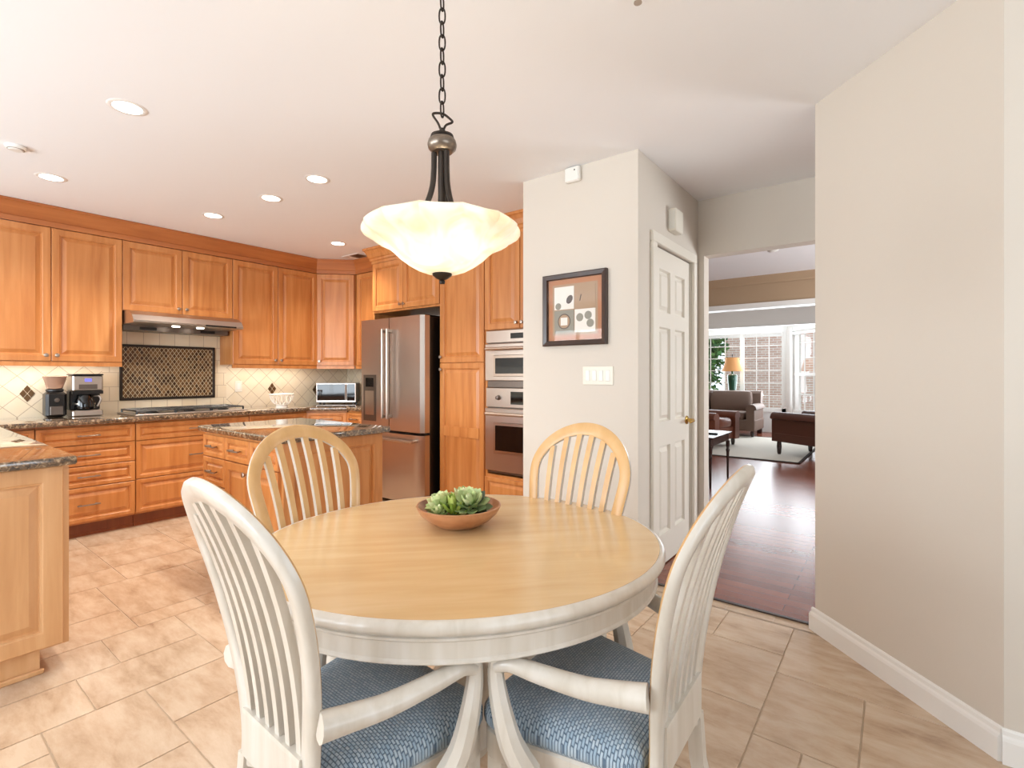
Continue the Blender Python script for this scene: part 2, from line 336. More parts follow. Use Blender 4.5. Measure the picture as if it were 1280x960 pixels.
# 45 degree wall on the right and the wall beyond it
P0 = Vector((-.317, 2.858)); P1 = Vector((.277, 2.264)); nn = Vector((.085, .085))
w = MB(); w.prism([(P0.x,P0.y),(P1.x,P1.y),(P1.x+nn.x+.05,P1.y+nn.y),(P0.x+nn.x,P0.y+nn.y)], 0, CE); struct('wall_angled', w, M['wall'])
struct('wall_right', box(P1.x, 2.4, P1.y, P1.y+.12, 0, CE), M['wall'])
struct('wall_hall', box(1.0, 1.1, 2.37, 3.9, 0, CE), M['wall'])
def wall_with_window(name, horizontal, c, a0, a1, w0, w1, z0, z1, t):
    w = MB()
    for (p, q, za, zb) in ((a0, w0, 0, CE), (w1, a1, 0, CE), (w0, w1, 0, z0), (w0, w1, z1, CE)):
        if q-p < .01: continue
        if horizontal: w.box(p, q, c, c+t, za, zb)
        else: w.box(c, c+t, p, q, za, zb)
    return struct(name, w, M['wall'])
w = MB()
for (p, q, za, zb) in ((-5.7,-5.25,0,CE),(-3.55,-3.15,0,CE),(-.65,2.4,0,CE),(-5.25,-3.55,0,1.05),(-5.25,-3.55,2.15,CE),(-3.15,-.65,0,.7),(-3.15,-.65,2.2,CE)): w.box(p, q, -2.6, -2.5, za, zb)
struct('wall_back', w, M['wall'])
wall_with_window('wall_east', False, 2.3, -2.5, 2.25, -1.3, 1.3, .7, 2.2, .1)
# living room shell
struct('wall_living_left', box(-5.8, -5.7, 4.02, 12.2, 0, CE), M['taupe'])
struct('wall_living_right', box(2.3, 2.4, 4.02, 11.4, 0, CE), M['wall'])
struct('wall_living_header', box(-5.7, 2.3, 7.40, 7.55, 2.235, CE), M['taupe'])
w = MB(); w.loft([[(-5.7, y, z) for (y, z) in ((7.40,2.49),(7.385,2.49),(7.375,2.51),(7.32,2.57),(7.31,2.59),(7.40,2.59))],
                  [(2.3, y, z) for (y, z) in ((7.40,2.49),(7.385,2.49),(7.375,2.51),(7.32,2.57),(7.31,2.59),(7.40,2.59))]])
struct('trim_crown', w, M['taupe'])
struct('trim_opening', MB().box(-5.7, 2.3, 7.375, 7.575, 2.165, 2.235), M['white'])
struct('wall_bay_header', box(-5.7, 2.3, 10.48, 10.60, 2.185, CE), M['white'])
ZH, ZS = 2.25, .45
w = MB(); w.box(-5.7, -4.9, 12.1, 12.2, 0, CE); w.box(-4.9, -1.86, 12.1, 12.2, ZH, CE); w.box(-4.9, -1.86, 12.1, 12.2, 0, ZS)
struct('wall_bay', w, M['white'])
d45 = Vector((.7071, -.7071)); n45 = Vector((.7071, .7071)); C0 = Vector((-1.86, 12.1)); LB = 1.2
def bay(mb, s0, s1, t0, t1, z0, z1):
    q = [C0+d45*s0+n45*t0, C0+d45*s1+n45*t0, C0+d45*s1+n45*t1, C0+d45*s0+n45*t1]; mb.prism([(p.x, p.y) for p in q], z0, z1)
w = MB(); bay(w, 0, LB, 0, .1, 0, ZS); bay(w, 0, LB, 0, .1, ZH, CE)
C1 = C0+d45*LB; w.box(C1.x, 2.4, C1.y, C1.y+.1, 0, CE); struct('wall_bay_side', w, M['white'])
# bay windows
w = MB()
for (xa, xb) in ((-4.9,-4.8),(-3.86,-3.78),(-2.80,-2.72),(-1.96,-1.86)): w.box(xa, xb, 12.08, 12.16, ZS, ZH)
w.box(-4.9, -1.86, 12.08, 12.16, ZS, ZS+.08); w.box(-4.9, -1.86, 12.07, 12.16, ZH-.07, ZH)
win = struct('window_1', w, M['white'])
g = MB()
for (xa, xb) in ((-4.8,-3.86),(-3.78,-2.80),(-2.72,-1.96)):
    k = 3
    for i in range(1, k): g.box(xa+(xb-xa)*i/k-.008, xa+(xb-xa)*i/k+.008, 12.11, 12.13, ZS+.08, ZH-.07)
    for i in range(1, 6): g.box(xa, xb, 12.11, 12.13, ZS+.08+(ZH-.15-ZS)*i/6-.008, ZS+.08+(ZH-.15-ZS)*i/6+.008)
struct('window_muntin', g, M['white'], win)
struct('window_pane', box(-4.88, -1.88, 12.117, 12.123, ZS+.02, ZH-.02), M['pane'], win)
b_ = MB()
for (xa, xb) in ((-4.8,-3.86),(-3.78,-2.80),(-2.72,-1.96)):
    for k in range(5): b_.box(xa, xb, 12.04, 12.085, ZH-.10-k*.012, ZH-.092-k*.012)
    b_.box(xa, xb, 12.035, 12.085, ZH-.085, ZH-.05)
struct('window_blind', b_, M['white'], win)
w = MB(); bay(w, 0, .20, -.03, .08, ZS, ZH); bay(w, LB-.1, LB, -.02, .06, ZS, ZH); bay(w, .1, LB, -.02, .06, ZS, ZS+.08); bay(w, .1, LB, -.02, .06, ZH-.07, ZH); bay(w, .22, .36, 0, .05, ZS, ZH); bay(w, .2, LB-.08, -.005, .05, 1.24, 1.30)
win2 = struct('window_2', w, M['white'])
g = MB()
for s_ in (.5, .76): bay(g, s_-.008, s_+.008, .015, .035, ZS+.08, ZH-.07)
for z_ in (.85, 1.6, 1.92): bay(g, .34, LB-.1, .015, .035, z_-.008, z_+.008)
struct('window_muntin', g, M['white'], win2)
g = MB(); bay(g, .2, LB-.05, .022, .028, ZS+.02, ZH-.02); struct('window_pane', g, M['pane'], win2)
g = MB(); [bay(g, .2, LB-.1, -.07, -.025, ZH-.10-k*.012, ZH-.092-k*.012) for k in range(5)]; struct('window_blind', g, M['white'], win2)
# windows behind the camera (daylight sources)
def plain_window(name, x0, x1, y0, y1, z0, z1, along):
    w = MB()
    if along == 'x':
        w.box(x0, x1, y0, y1, z0, z0+.06); w.box(x0, x1, y0, y1, z1-.06, z1)
        for k in range(4): xx = x0+(x1-x0-.06)*k/3; w.box(xx, xx+.06, y0, y1, z0, z1)
    else:
        w.box(x0, x1, y0, y1, z0, z0+.06); w.box(x0, x1, y0, y1, z1-.06, z1)
        for k in range(4): yy = y0+(y1-y0-.06)*k/3; w.box(x0, x1, yy, yy+.06, z0, z1)
    struct(name, w, M['white'])
plain_window('window_3', -3.15, -.65, -2.58, -2.52, .7, 2.2, 'x'); plain_window('window_4', 2.32, 2.38, -1.3, 1.3, .7, 2.2, 'y'); plain_window('window_5', -5.25, -3.55, -2.58, -2.52, 1.05, 2.15, 'x')
# baseboards
BPROF = [(0,0),(.016,0),(.016,.075),(.013,.085),(.009,.092),(.008,.105),(.004,.112),(0,.112)]
def baseboard(name, a, b, out, mi='white', prof=BPROF, ext=0):
    a, b, out = Vector(a), Vector(b), Vector(out).normalized(); w = MB()
    w.loft([[(p.x+out.x*t, p.y+out.y*t, z) for t, z in prof] for p in (a, b)])
    return struct(name, w, M[mi])
t_ = Vector((-.7071,-.7071))
w = MB(); dd = (P1-P0).normalized()
rings = []
for (p, shift) in ((P0-dd*.012, dd*-.012), (P1, dd*-.0066)):
    rings.append([(p.x+t_.x*t+shift.x*t/.016, p.y+t_.y*t+shift.y*t/.016, z) for t, z in BPROF])
w.loft(rings); struct('baseboard_angled', w, M['white'])
baseboard('baseboard_right', (P1.x-.005, P1.y), (2.3, P1.y), (0,-1))
baseboard('baseboard_center', (-2.043, YP), (XD, YP), (0,-1)); baseboard('baseboard_closet', (XD, YP-.016), (XD, 2.967), (1,0)); baseboard('baseboard_jamb', (XD, 3.81), (XD, 3.9), (1,0))
baseboard('baseboard_bay', (C0+d45*.05).to_tuple(), (C1-d45*.05).to_tuple(), (-.7071,-.7071))

# closet door in the hall
dr = MB(); Y0, Y1 = 3.035, 3.74; ZT = 2.082
def panel_door(y0, y1, z0, z1, x):                # six raised panels facing +x
    mb = MB(); mb.box(x-.036, x-.024, y0, y1, z0, z1)
    ww = y1-y0; st = .105*ww/.71+.005; cols = [(y0+st, y0+ww/2-.045), (y0+ww/2+.045, y1-st)]
    rows = [(z0+.2, z0+.78), (z0+.94, z0+1.56), (z0+1.66, z1-.13)]
    ys = [y0, cols[0][0], cols[0][1], cols[1][0], cols[1][1], y1]; zs = [z0] + [v for r_ in rows for v in r_] + [z1]
    for i in range(5):
        for j in range(7):
            ya, yb, za, zb = ys[i], ys[i+1], zs[j], zs[j+1]
            if i % 2 == 1 and j % 2 == 1:
                L = [[(x-d, ya+k, za+k), (x-d, yb-k, za+k), (x-d, yb-k, zb-k), (x-d, ya+k, zb-k)] for k, d in ((0,0),(.009,.018),(.018,.018),(.042,.004))]
                mb.loft(L, cap=False); mb.add(L[-1], [(0,1,2,3)])
            else: mb.add([(x,ya,za),(x,yb,za),(x,yb,zb),(x,ya,zb)], [(0,1,2,3)])
    mb.box(x-.024, x, y0-.0005, y0, z0, z1); mb.box(x-.024, x, y1, y1+.0005, z0, z1)
    return mb
door1 = struct('door_1', panel_door(Y0+.003, Y1-.003, .012, ZT, XD-.012), M['door'])
for zz in (1.86, 1.05, .25): o = MB().box(XD-.012, XD+.004, Y0-.012, Y0+.022, zz-.045, zz+.045).tube([(XD+.006,Y0,zz-.047),(XD+.006,Y0,zz+.047)], .006).build('door_hinge', M['nickel'], door1)
hd = MB(); hd.xf = Matrix.Translation((XD-.012, Y1-.07, .93)) @ Matrix.Rotation(PI/2, 4, 'Y')
hd.lathe([(0,0),(.032,0),(.03,.008),(.014,.012),(.011,.05),(.012,.055),(0,.055)], n=20); hd.xf = None
hd.tube([(XD+.04,Y1-.07,.93),(XD+.046,Y1-.085,.93),(XD+.048,Y1-.12,.928),(XD+.044,Y1-.155,.922)], [.009,.010,.009,.008])
hd.build('door_handle', M['brass'], door1, smooth=True)
w = MB(); w.rbox(XD, XD+.022, 2.965, 3.03, 0, 2.089, .004); w.rbox(XD, XD+.022, 3.745, 3.81, 0, 2.089, .004); w.rbox(XD, XD+.022, 2.965, 3.81, 2.0895, 2.155, .004)
w.box(XD-.12, XD-.0005, 3.0305, 3.035, 0, 2.088); w.box(XD-.12, XD-.0005, 3.74, 3.7445, 0, 2.088)
struct('trim_door', w, M['door'])

# backsplash
bs = MB(); bs.box(WL, WL+.008, -1.2, 1.29, .915, 1.40); bs.box(WL, WL+.008, 2.33, WB, .915, 1.40); bs.box(WL, WL+.008, 1.29, 2.33, .915, 1.85, 1); bs.box(WL+.008, -4.40, WB-.008, WB, .915, 1.40, 2)
bsp = struct('wall_backsplash', bs, [M['diag'], M['square'], M['diagx']])
def accent(y, z):
    mb = MB()
    for (a, b_) in ((0,1),(0,-1),(1,0),(-1,0)):
        c = (y+a*.0245, z+b_*.036); mb.add([(WL+.008,c[0]-.022,c[1]),(WL+.008,c[0],c[1]-.033),(WL+.008,c[0]+.022,c[1]),(WL+.008,c[0],c[1]+.033),
                                            (WL+.012,c[0]-.021,c[1]),(WL+.012,c[0],c[1]-.031),(WL+.012,c[0]+.021,c[1]),(WL+.012,c[0],c[1]+.031)],
                                           [(4,5,6,7),(0,1,5,4),(1,2,6,5),(2,3,7,6),(3,0,4,7)])
    mb.build('accent_tile', M['bronzetile'], bsp)
def onwall(px, py):
    ax = (px-640)/624; dx = -.6101+.7923*ax; dy = .7923+.6101*ax; t = (WL+.008)/dx
    return dy*t, 1.26-(py-468.5)/624*t
for p in ((34,492),(340,486),(395,487)): accent(*onwall(*p))
mp_ = thing('mosaic_panel', 'dark framed lozenge mosaic tile panel on the wall above the cooktop', 'tile panel', (WL+.008, 1.815, 1.04))
MB().box(0, .008, -.385, .385, 0, .485).build('mosaic', M['mosaic'], mp_)
f_ = MB(); [f_.rbox(*a, .003) for a in ((0,.016,-.40,.40,-.015,.008),(0,.016,-.40,.40,.477,.50),(0,.016,-.40,-.377,0,.485),(0,.016,.377,.40,0,.485))]; f_.build('frame', M['bronze'], mp_)
oy, oz = onwall(298, 483)
ot = thing('wall_outlet', 'white outlet plate on the tiled wall right of the mosaic panel', 'outlet', (WL+.008, oy, oz)); MB().rbox(0, .006, -.036, .036, -.058, .058, .002).build('cover_plate', M['ivory'], ot)
MB().rbox(.006, .009, -.017, .017, -.034, .034, .001).build('receptacle', M['plastic'], ot)

# ------------------------------------------------------------------ cabinet pieces (front faces local -y, x to the right)
def front_mesh(x0, x1, z0, z1, t=.020, st=.058, y=0):
    mb = MB(); st = min(st, (z1-z0)*.26, (x1-x0)*.3)
    L = [(0,0),(0,t-.003),(.003,t),(st-.012,t),(st-.009,t-.003),(st-.003,t-.004),(st,t-.014),(st+.005,t-.014),(st+.032 if z1-z0 > .2 else st+.018,t-.003)]
    rings = [[(x0+k, y-d, z0+k), (x1-k, y-d, z0+k), (x1-k, y-d, z1-k), (x0+k, y-d, z1-k)] for k, d in L]
    return mb.loft(rings)
def knob(parent, x, z, y=-.02, m_='nickel'):
    mb = MB(); mb.xf = Matrix.Translation((x, y, z)) @ Matrix.Rotation(PI/2, 4, 'X')
    mb.lathe([(.007,0),(.005,.006),(.006,.012),(.014,.018),(.016,.024),(.012,.029),(0,.03)], n=16); return mb.build('knob', M[m_], parent, smooth=True)
def pull(parent, x, z, y=-.02, w_=.11):
    mb = MB(); mb.tube(spline([(x-w_/2+.012,y,z),(x-w_/2,y-.012,z),(x-w_/2-.012,y-.026,z),(x-w_/4,y-.031,z),(x+w_/4,y-.031,z),(x+w_/2+.012,y-.026,z),(x+w_/2,y-.012,z),(x+w_/2-.012,y,z)], 3), .0055, 8)
    return mb.build('pull', M['pullm'], parent, smooth=True)
def door(parent, x0, x1, z0, z1, kn=None, m_='maple', name='door'):
    o = front_mesh(x0, x1, z0, z1).build(name, M[m_], parent)
    if kn: knob(o, kn[0], kn[1])
    return o
def drawer(parent, x0, x1, z0, z1, m_='maple', hx=None, st=.04, handle=True):
    o = front_mesh(x0, x1, z0, z1, st=st).build('drawer', M[m_], parent)
    if handle: pull(o, (x0+x1)/2 if hx is None else hx, (z0+z1)/2)
    return o
G = .0025
UFc = -5.31                                        # carcass front of the wall cabinets
def upper(name, label, y0, y1, zb, splits, rail=True, knobs=True, group='wall cabinets on the cooktop wall'):
    t = thing(name, label, 'wall cabinet', (UFc, y0, 0), PI/2, group); wd = y1-y0
    c = MB(); c.box(.001, wd-.001, 0, UFc-WL-.009, zb, 2.425); c.build('carcass', M['maple'], t)
    if rail: MB().box(.001, wd-.001, -.012, .008, zb-.036, zb).build('light_rail', M['maple'], t)
    edges = [0]+splits+[wd]
    for i in range(len(edges)-1):
        a, b = edges[i]+G, edges[i+1]-G
        kx = (b-.03 if i % 2 == 0 else a+.03) if len(edges) > 2 else a+.03
        door(t, a, b, zb+.003, 2.422, (kx, zb+.05))
    return t
upper('wall_cabinet', 'tall double-door maple wall cabinet above the coffee maker', .445, 1.362, 1.365, [.459])
upper('wall_cabinet', 'short double-door maple wall cabinet over the range hood', 1.363, 2.265, 1.82, [.455], rail=False)
upper('wall_cabinet', 'tall double-door maple wall cabinet right of the range hood', 2.266, 3.192, 1.365, [.463])
# diagonal corner wall cabinet
t = thing('corner_wall_cabinet', 'single-door diagonal maple cabinet in the upper corner of the kitchen', 'wall cabinet', (-5.304, 3.196, 0), PI/4)
c = MB(); q = .2969*1.4142
c.prism([(0,0),(q,0),(q+.2,.2),(q/2,.2+q/2+.005),(-.2,.2)], 1.365, 2.425); c.build('carcass', M['maple'], t)
MB().box(.0, q, -.012, .006, 1.329, 1.365).build('light_rail', M['maple'], t)
door(t, .004, q-.004, 1.368, 2.422, (.035, 1.415))
t = thing('end_wall_cabinet', 'narrow maple wall cabinet between the corner cabinet and the refrigerator', 'wall cabinet', (-4.998, 3.512, 0), 0)
MB().box(0, .58, 0, .278, 1.365, 2.425).build('carcass', M['maple'], t); MB().box(0, .58, -.012, .006, 1.329, 1.365).build('light_rail', M['maple'], t)
door(t, .03, .56, 1.368, 2.422)
# crown moulding: sloped cove in one run
CR = [(0,2.427),(.022,2.427),(.022,2.467),(.016,2.472),(.02,2.48),(.052,2.555),(.058,2.568),(.064,2.572),(.064,2.588),(0,2.588)]
def crown(name, pts, outs, label=None, m_='mapleh', CR=CR):
    mb = MB(); mb.loft([[(p[0]+o[0]*t, p[1]+o[1]*t, z) for t, z in CR] for p, o in zip(pts, outs)])
    o = mb.build(name, M[m_]); return tag(o, label, 'crown moulding')
k45 = math.tan(R(22.5))
crown('crown_moulding', [(-5.31,.40),(-5.31,3.19),(-4.995,3.512),(-4.48,3.512)], [(1,0),(1,-k45),(k45,-1),(0,-1)], 'long maple crown moulding over the cooktop wall cabinets and corner')
YF = 3.29                                           # carcass front of the refrigerator wall
CR2 = [(0,2.427),(.01,2.427),(.01,2.455),(.022,2.462),(.022,2.482),(.034,2.492),(.046,2.53),(.062,2.56),(.074,2.566),(.074,2.588),(0,2.588)]
crown('crown_moulding', [(-4.40,3.78),(-4.40,YF),(-2.05,YF)], [(-1,0),(-1,-1),(0,-1)], 'stepped maple crown moulding above the refrigerator and pantry', 'maple', CR2)
# cabinet over refrigerator with side panel
t = thing('refrigerator_cabinet', 'short double-door maple cabinet directly above the refrigerator', 'wall cabinet', (-4.395, YF, 0), 0)
MB().box(0, 1.02, 0, .50, 1.905, 2.425).box(0, .018, .01, .50, 0, 1.905).build('carcass', M['maple'], t)
door(t, .02, .50, 1.925, 2.422, (.475, 1.965)); door(t, .505, 1.015, 1.925, 2.422, (.53, 1.965))
# pantry
t = thing('pantry_cabinet', 'tall narrow maple pantry cabinet between refrigerator and wall ovens', 'pantry cabinet', (-3.371, YF, 0), 0)
MB().box(0, .548, 0, .50, .10, 2.425).box(0, .548, .06, .48, 0, .10).build('carcass', M['maple'], t)
door(t, .004, .544, 1.372, 2.422, (.028, 1.425), name='upper_door')
o = front_mesh(.004, .544, .115, 1.366).build('lower_door', M['maple'], t); knob(o, .028, 1.31)
MB().box(.06, .488, -.0225, -.006, .70, .79).build('mid_rail', M['maple'], o)
# oven cabinet
t = thing('oven_cabinet', 'tall maple cabinet housing the two stacked wall ovens', 'oven cabinet', (-2.821, YF, 0), 0); OW = .765
c = MB(); c.box(0,.02,0,.5,.1,2.425); c.box(OW-.02,OW,0,.5,.1,2.425); c.box(.02,OW-.02,.45,.5,.1,2.425); c.box(.02,OW-.02,0,.45,1.64,1.66); c.box(.02,OW-.02,0,.45,.38,.41); c.box(.02,OW-.02,0,.45,.1,.12); c.box(.02,OW-.02,0,.45,2.40,2.425); c.box(.02,OW-.02,.06,.45,0,.10)
c.build('carcass', M['maple'], t)
door(t, .004, OW/2-.003, 1.645, 2.422, (OW/2-.03, 1.69)); door(t, OW/2+.003, OW-.004, 1.645, 2.422, (OW/2+.03, 1.69)); drawer(t, .004, OW-.004, .13, .385)
def oven(name, label, z0, z1, pz, dz0, dz1, knobp, wz):
    t = thing(name, label, 'oven', (-2.821+OW/2, YF-.001, 0), 0); a = .36
    c = MB(); c.box(-.355,.355,.004,.44,z0+.01,z1-.005); c.build('body', M['steeld'], t)
    MB().rbox(-a, a, -.022, .003, pz, z1, .004).build('control_panel', M['steel'], t)
    MB().box(-.09,.20,-.026,-.021,pz+.03,z1-.03).build('display', M['glassb'], t)
    d = MB().rbox(-a, a, -.035, .003, dz0, dz1, .005).build('oven_door', M['steel'], t)
    MB().rbox(-.265, .265, -.041, -.034, wz[0], wz[1], .003).build('window_frame', M['nickel'], d)
    MB().box(-.24, .24, -.044, -.040, wz[0]+.025, wz[1]-.025).build('window', M['glassb'], d)
    h_ = MB(); zh = dz1-.045; h_.tube([(-.31,-.085,zh),(.31,-.085,zh)], .014, 12)
    for s_ in (-.30,.30): h_.tube([(s_,-.034,zh),(s_,-.085,zh)], .011, 8)
    h_.build('handle', M['nickel'], d, smooth=True)
    if knobp:
        k_ = MB(); k_.xf = Matrix.Translation((-.22,-.022,(pz+z1)/2)) @ Matrix.Rotation(PI/2,4,'X'); k_.lathe([(.022,0),(.022,.006),(.017,.01),(.015,.028),(0,.03)], n=18); k_.build('dial', M['steeld'], t, smooth=True)
    else: MB().box(-.34,.34,-.02,.002,z0,dz0-.006).build('vent_strip', M['steeld'], t)
    return t
oven('microwave_oven', 'upper built-in stainless microwave oven with a dark window', 1.155, 1.635, 1.53, 1.21, 1.522, False, (1.245, 1.425))
oven('wall_oven', 'lower built-in stainless wall oven with a dial and wide handle', .415, 1.150, .985, .45, .978, True, (.60, .86))
# refrigerator
t = thing('refrigerator', 'stainless french-door refrigerator with bottom freezer beside the pantry', 'refrigerator', (-3.888, 3.10, 0), 0); a = .472
c = MB(); c.rbox(-a+.004, a-.004, .095, .655, .02, 1.80, .005); c.build('body', M['black'], t)
def bow(x0, x1, z0, z1, l=True, r_=True):
    mb = MB(); n = 14; P = []
    for z in (z0, z1):
        rg = []
        for k in range(n+1):
            x = x0+(x1-x0)*k/n; e = 0
            dl, dr_ = x-x0, x1-x
            if l and dl < .03: e = .03-math.sqrt(max(0,.0009-(.03-dl)**2))
            if r_ and dr_ < .03: e = .03-math.sqrt(max(0,.0009-(.03-dr_)**2))
            rg.append((x, e, z))
        rg += [(x1, .09, z), (x0, .09, z)]; P.append(rg)
    return mb.loft(P)
dl_ = bow(-a, -.004, .725, 1.81, True, False).build('left_door', M['steel'], t, smooth=True)
dr2 = bow(.004, a, .725, 1.81, False, True).build('right_door', M['steel'], t, smooth=True)
fz = bow(-a, a, .06, .70).build('freezer_drawer', M['steel'], t, smooth=True)
for s_, o in ((-1, dl_), (1, dr2)):
    h_ = MB(); x = s_*.036; h_.tube([(x,-.055,.84),(x,-.055,1.70)], .014, 12)
    for z in (.86, 1.68): h_.rbox(x-.013, x+.013, -.055, .002, z-.016, z+.016, .004)
    h_.build('handle', M['nickel'], o, smooth=True)
h_ = MB(); h_.tube([(-.40,-.055,.645),(.40,-.055,.645)], .013, 12)
for x in (-.39,.39): h_.rbox(x-.016, x+.016, -.055, .002, .632, .658, .004)
h_.build('handle', M['nickel'], fz, smooth=True)
dp = MB(); dp.box(-.40,-.20,-.004,.004,.80,1.26); dp.build('dispenser', M['steeld'], dl_); MB().box(-.37,-.23,-.007,-.003,.86,1.10).build('dispenser_recess', M['nickel'], dl_); MB().box(-.36,-.24,-.008,-.004,1.14,1.23).build('dispenser_panel', M['glassb'], dl_)
MB().box(-.01,.44,.05,.3,1.802,1.82).build('hinge_cover', M['black'], t)

# base cabinets along the cooktop wall
BFc = -4.99
def base(name, label, loc, rz, wd, dep, fronts, m_='maple', z1=.876, kick=.05, group=None, kickm='kick'):
    t = thing(name, label, 'base cabinet', loc, rz, group)
    MB().box(.001, wd-.001, 0, dep, .105, z1).build('carcass', M[m_], t)
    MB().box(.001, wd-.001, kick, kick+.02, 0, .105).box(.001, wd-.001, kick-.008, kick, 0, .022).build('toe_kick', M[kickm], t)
    for f in fronts:
        if f[0] == 'd': drawer(t, f[1]+G, f[2]-G, f[3], f[4], m_)
        else: door(t, f[1]+G, f[2]-G, f[3], f[4], (f[5], f[4]-.05) if len(f) > 5 else None, m_)
    return t
gb = 'base cabinets under the cooktop counter'
dB = BFc-WL-.002; dB = -4.99+5.598
base('base_cabinet', 'maple base cabinet with one drawer and door, partly behind the peninsula', (BFc,.16,0), PI/2, .60, dB, [('d',0,.6,.72,.857),('o',0,.6,.121,.713,.55)], group=gb)
base('base_cabinet', 'maple four-drawer base cabinet below the coffee maker', (BFc,.762,0), PI/2, .605, dB, [('d',0,.605,.72,.857),('d',0,.605,.557,.714),('d',0,.605,.393,.55),('d',0,.605,.121,.387)], group=gb)
base('base_cabinet', 'wide maple three-drawer base cabinet below the gas cooktop', (BFc,1.369,0), PI/2, .91, dB, [('d',0,.91,.717,.857),('d',0,.91,.40,.711),('d',0,.91,.121,.394)], group=gb)
base('base_cabinet', 'maple base cabinet behind the island, right of the cooktop drawers', (BFc,2.281,0), PI/2, .60, dB, [('d',0,.6,.72,.857),('o',0,.3,.121,.713,.27),('o',.3,.6,.121,.713,.33)], group=gb)
t = base('corner_base_cabinet', 'diagonal maple base cabinet in the kitchen corner under the toaster oven', (BFc,2.885,0), PI/4, .42, .2, [('d',0,.42,.72,.857),('o',0,.42,.121,.713,.04)])
c = MB(); c.prism([(.0,.2),(.42,.2),(.6,.4),(.21,.82),(-.2,.4)], .105, .876); c.build('corner_carcass', M['maple'], t)
base('end_base_cabinet', 'narrow maple base cabinet against the left side of the refrigerator', (-4.69,3.19,0), 0, .285, .6, [('d',0,.285,.72,.857),('o',0,.285,.121,.713,.04)])
# countertop, one continuous run
def slab(name, poly, z0, z1, label, r=.008):
    mb = MB(); c = sum((Vector(p) for p in poly), Vector((0,0)))/len(poly)
    def ins(k):
        out = []
        n = len(poly)
        for i in range(n):
            p, q_, s_ = Vector(poly[i-1]), Vector(poly[i]), Vector(poly[(i+1) % n]); e1 = (q_-p).normalized(); e2 = (s_-q_).normalized()
            n1 = Vector((-e1.y, e1.x)); n2 = Vector((-e2.y, e2.x)); b_ = (n1+n2); b_ = b_/max(.2, (1+n1.dot(n2)))
            out.append((q_.x+b_.x*k, q_.y+b_.y*k))
        return out
    mb.loft([[(x,y,z) for x, y in ins(k)] for k, z in ((.004,z0),(0,z0+r),(0,z1-r),(.003,z1-.002),(r,z1))])
    return tag(mb.build(name, M['granite'], smooth=True, auto=35), label, 'countertop')
slab('countertop', [(WL+.009,-1.2),(-4.92,-1.2),(-4.92,2.88),(-4.655,3.145),(-4.40,3.145),(-4.40,WB-.009),(WL+.009,WB-.009)], .877, .915, 'long speckled granite countertop running along the cooktop wall into the corner')
# cooktop
t = thing('gas_cooktop', 'stainless gas cooktop with black grates set in the back counter', 'cooktop', (-5.255, 1.83, .9155), 0)
MB().rbox(-.25,.25,-.455,.455,0,.012,.004).build('tray', M['steel'], t)
for j in range(3):
    g = MB(); y0 = -.43+j*.29; yy = (y0, y0+.28)
    for y in (yy[0], yy[1], (yy[0]+yy[1])/2): g.tube([(-.2,y,.038),(.2,y,.038)], .007, 6)
    for x in (-.2,-.1,0,.1,.2): g.tube([(x,yy[0],.038),(x,yy[1],.038)], .007, 6)
    for x in (-.2,.2):
        for y in yy: g.tube([(x,y,.012),(x,y,.04)], .008, 6)
    g.build('grate', M['black'], t)
    for x in (-.1,.1): MB().lathe([(.045,.012),(.045,.02),(.03,.024),(.03,.03),(0,.031)], (x,(yy[0]+yy[1])/2,0), 16).build('burner', M['black'], t, smooth=True)
# range hood
t = thing('range_hood', 'curved stainless under-cabinet range hood above the cooktop', 'range hood', (WL+.009, 1.372, 0), 0); wd = .885
pr = [(0,1.70),(.24,1.70),(.25,1.700),(.535,1.700),(.548,1.706),(.55,1.722),(.51,1.770),(.44,1.803),(.36,1.816),(0,1.818)]
MB().loft([[(x,0,z) for x, z in pr],[(x,wd,z) for x, z in pr]]).build('canopy', M['steel'], t)
MB().box(.5475,.5525,.55,.82,1.706,1.721).build('control_strip', M['black'], t)
MB().box(.02,.24,.01,wd-.01,1.655,1.70).build('filter_housing', M['steeld'], t)
for y in (.13,.62): MB().box(.2385,.243,y,y+.13,1.665,1.69).build('filter_slot', M['black'], t)
for y in (.36,.56):
    o = MB().lathe([(0,0),(.03,0),(.032,.006),(0,.006)], (.40,y,1.694), 16).build('hood_lamp', M['lamp'], t)
# coffee maker and grinder
cy_, = (1.14,)
t = thing('coffee_maker', 'stainless and black drip coffee maker on the left counter', 'coffee maker', (-5.43, 1.14, .9155), 0)
MB().rbox(-.10,.10,-.10,.10,0,.05,.008).build('base', M['steel'], t); MB().rbox(-.10,.0,-.10,.10,.05,.21,.006).build('tower', M['black'], t); MB().rbox(-.10,.10,-.10,.10,.21,.34,.010).build('reservoir', M['steel'], t); MB().rbox(-.102,.102,-.102,.102,.34,.352,.004).build('lid', M['black'], t)
MB().box(.0995,.103,-.022,.022,.288,.312).build('display', M['bluelcd'], t); MB().box(.0995,.102,-.06,.06,.225,.265).build('button_panel', M['steeld'], t)
MB().box(.06,.098,-.10,.10,.185,.212).build('drip_housing', M['black'], t)
cf = MB().lathe([(.05,.052),(.068,.065),(.07,.11),(.055,.16),(.05,.178),(0,.18)], (.035,-.01,0), 24).build('carafe', M['glassb'], t, smooth=True)
MB().tube(spline([(.06,.045,.165),(.085,.075,.165),(.09,.085,.13),(.08,.065,.08)],4), .008, 8).build('carafe_handle', M['nickel'], cf, smooth=True)
MB().lathe([(.071,.095),(.073,.10),(.073,.108),(.071,.112)], (.03,-.01,0), 24).build('carafe_band', M['nickel'], cf, smooth=True)
t = thing('coffee_grinder', 'black coffee grinder with clear hopper left of the coffee maker', 'coffee grinder', (-5.45, .952, .9155), 0)
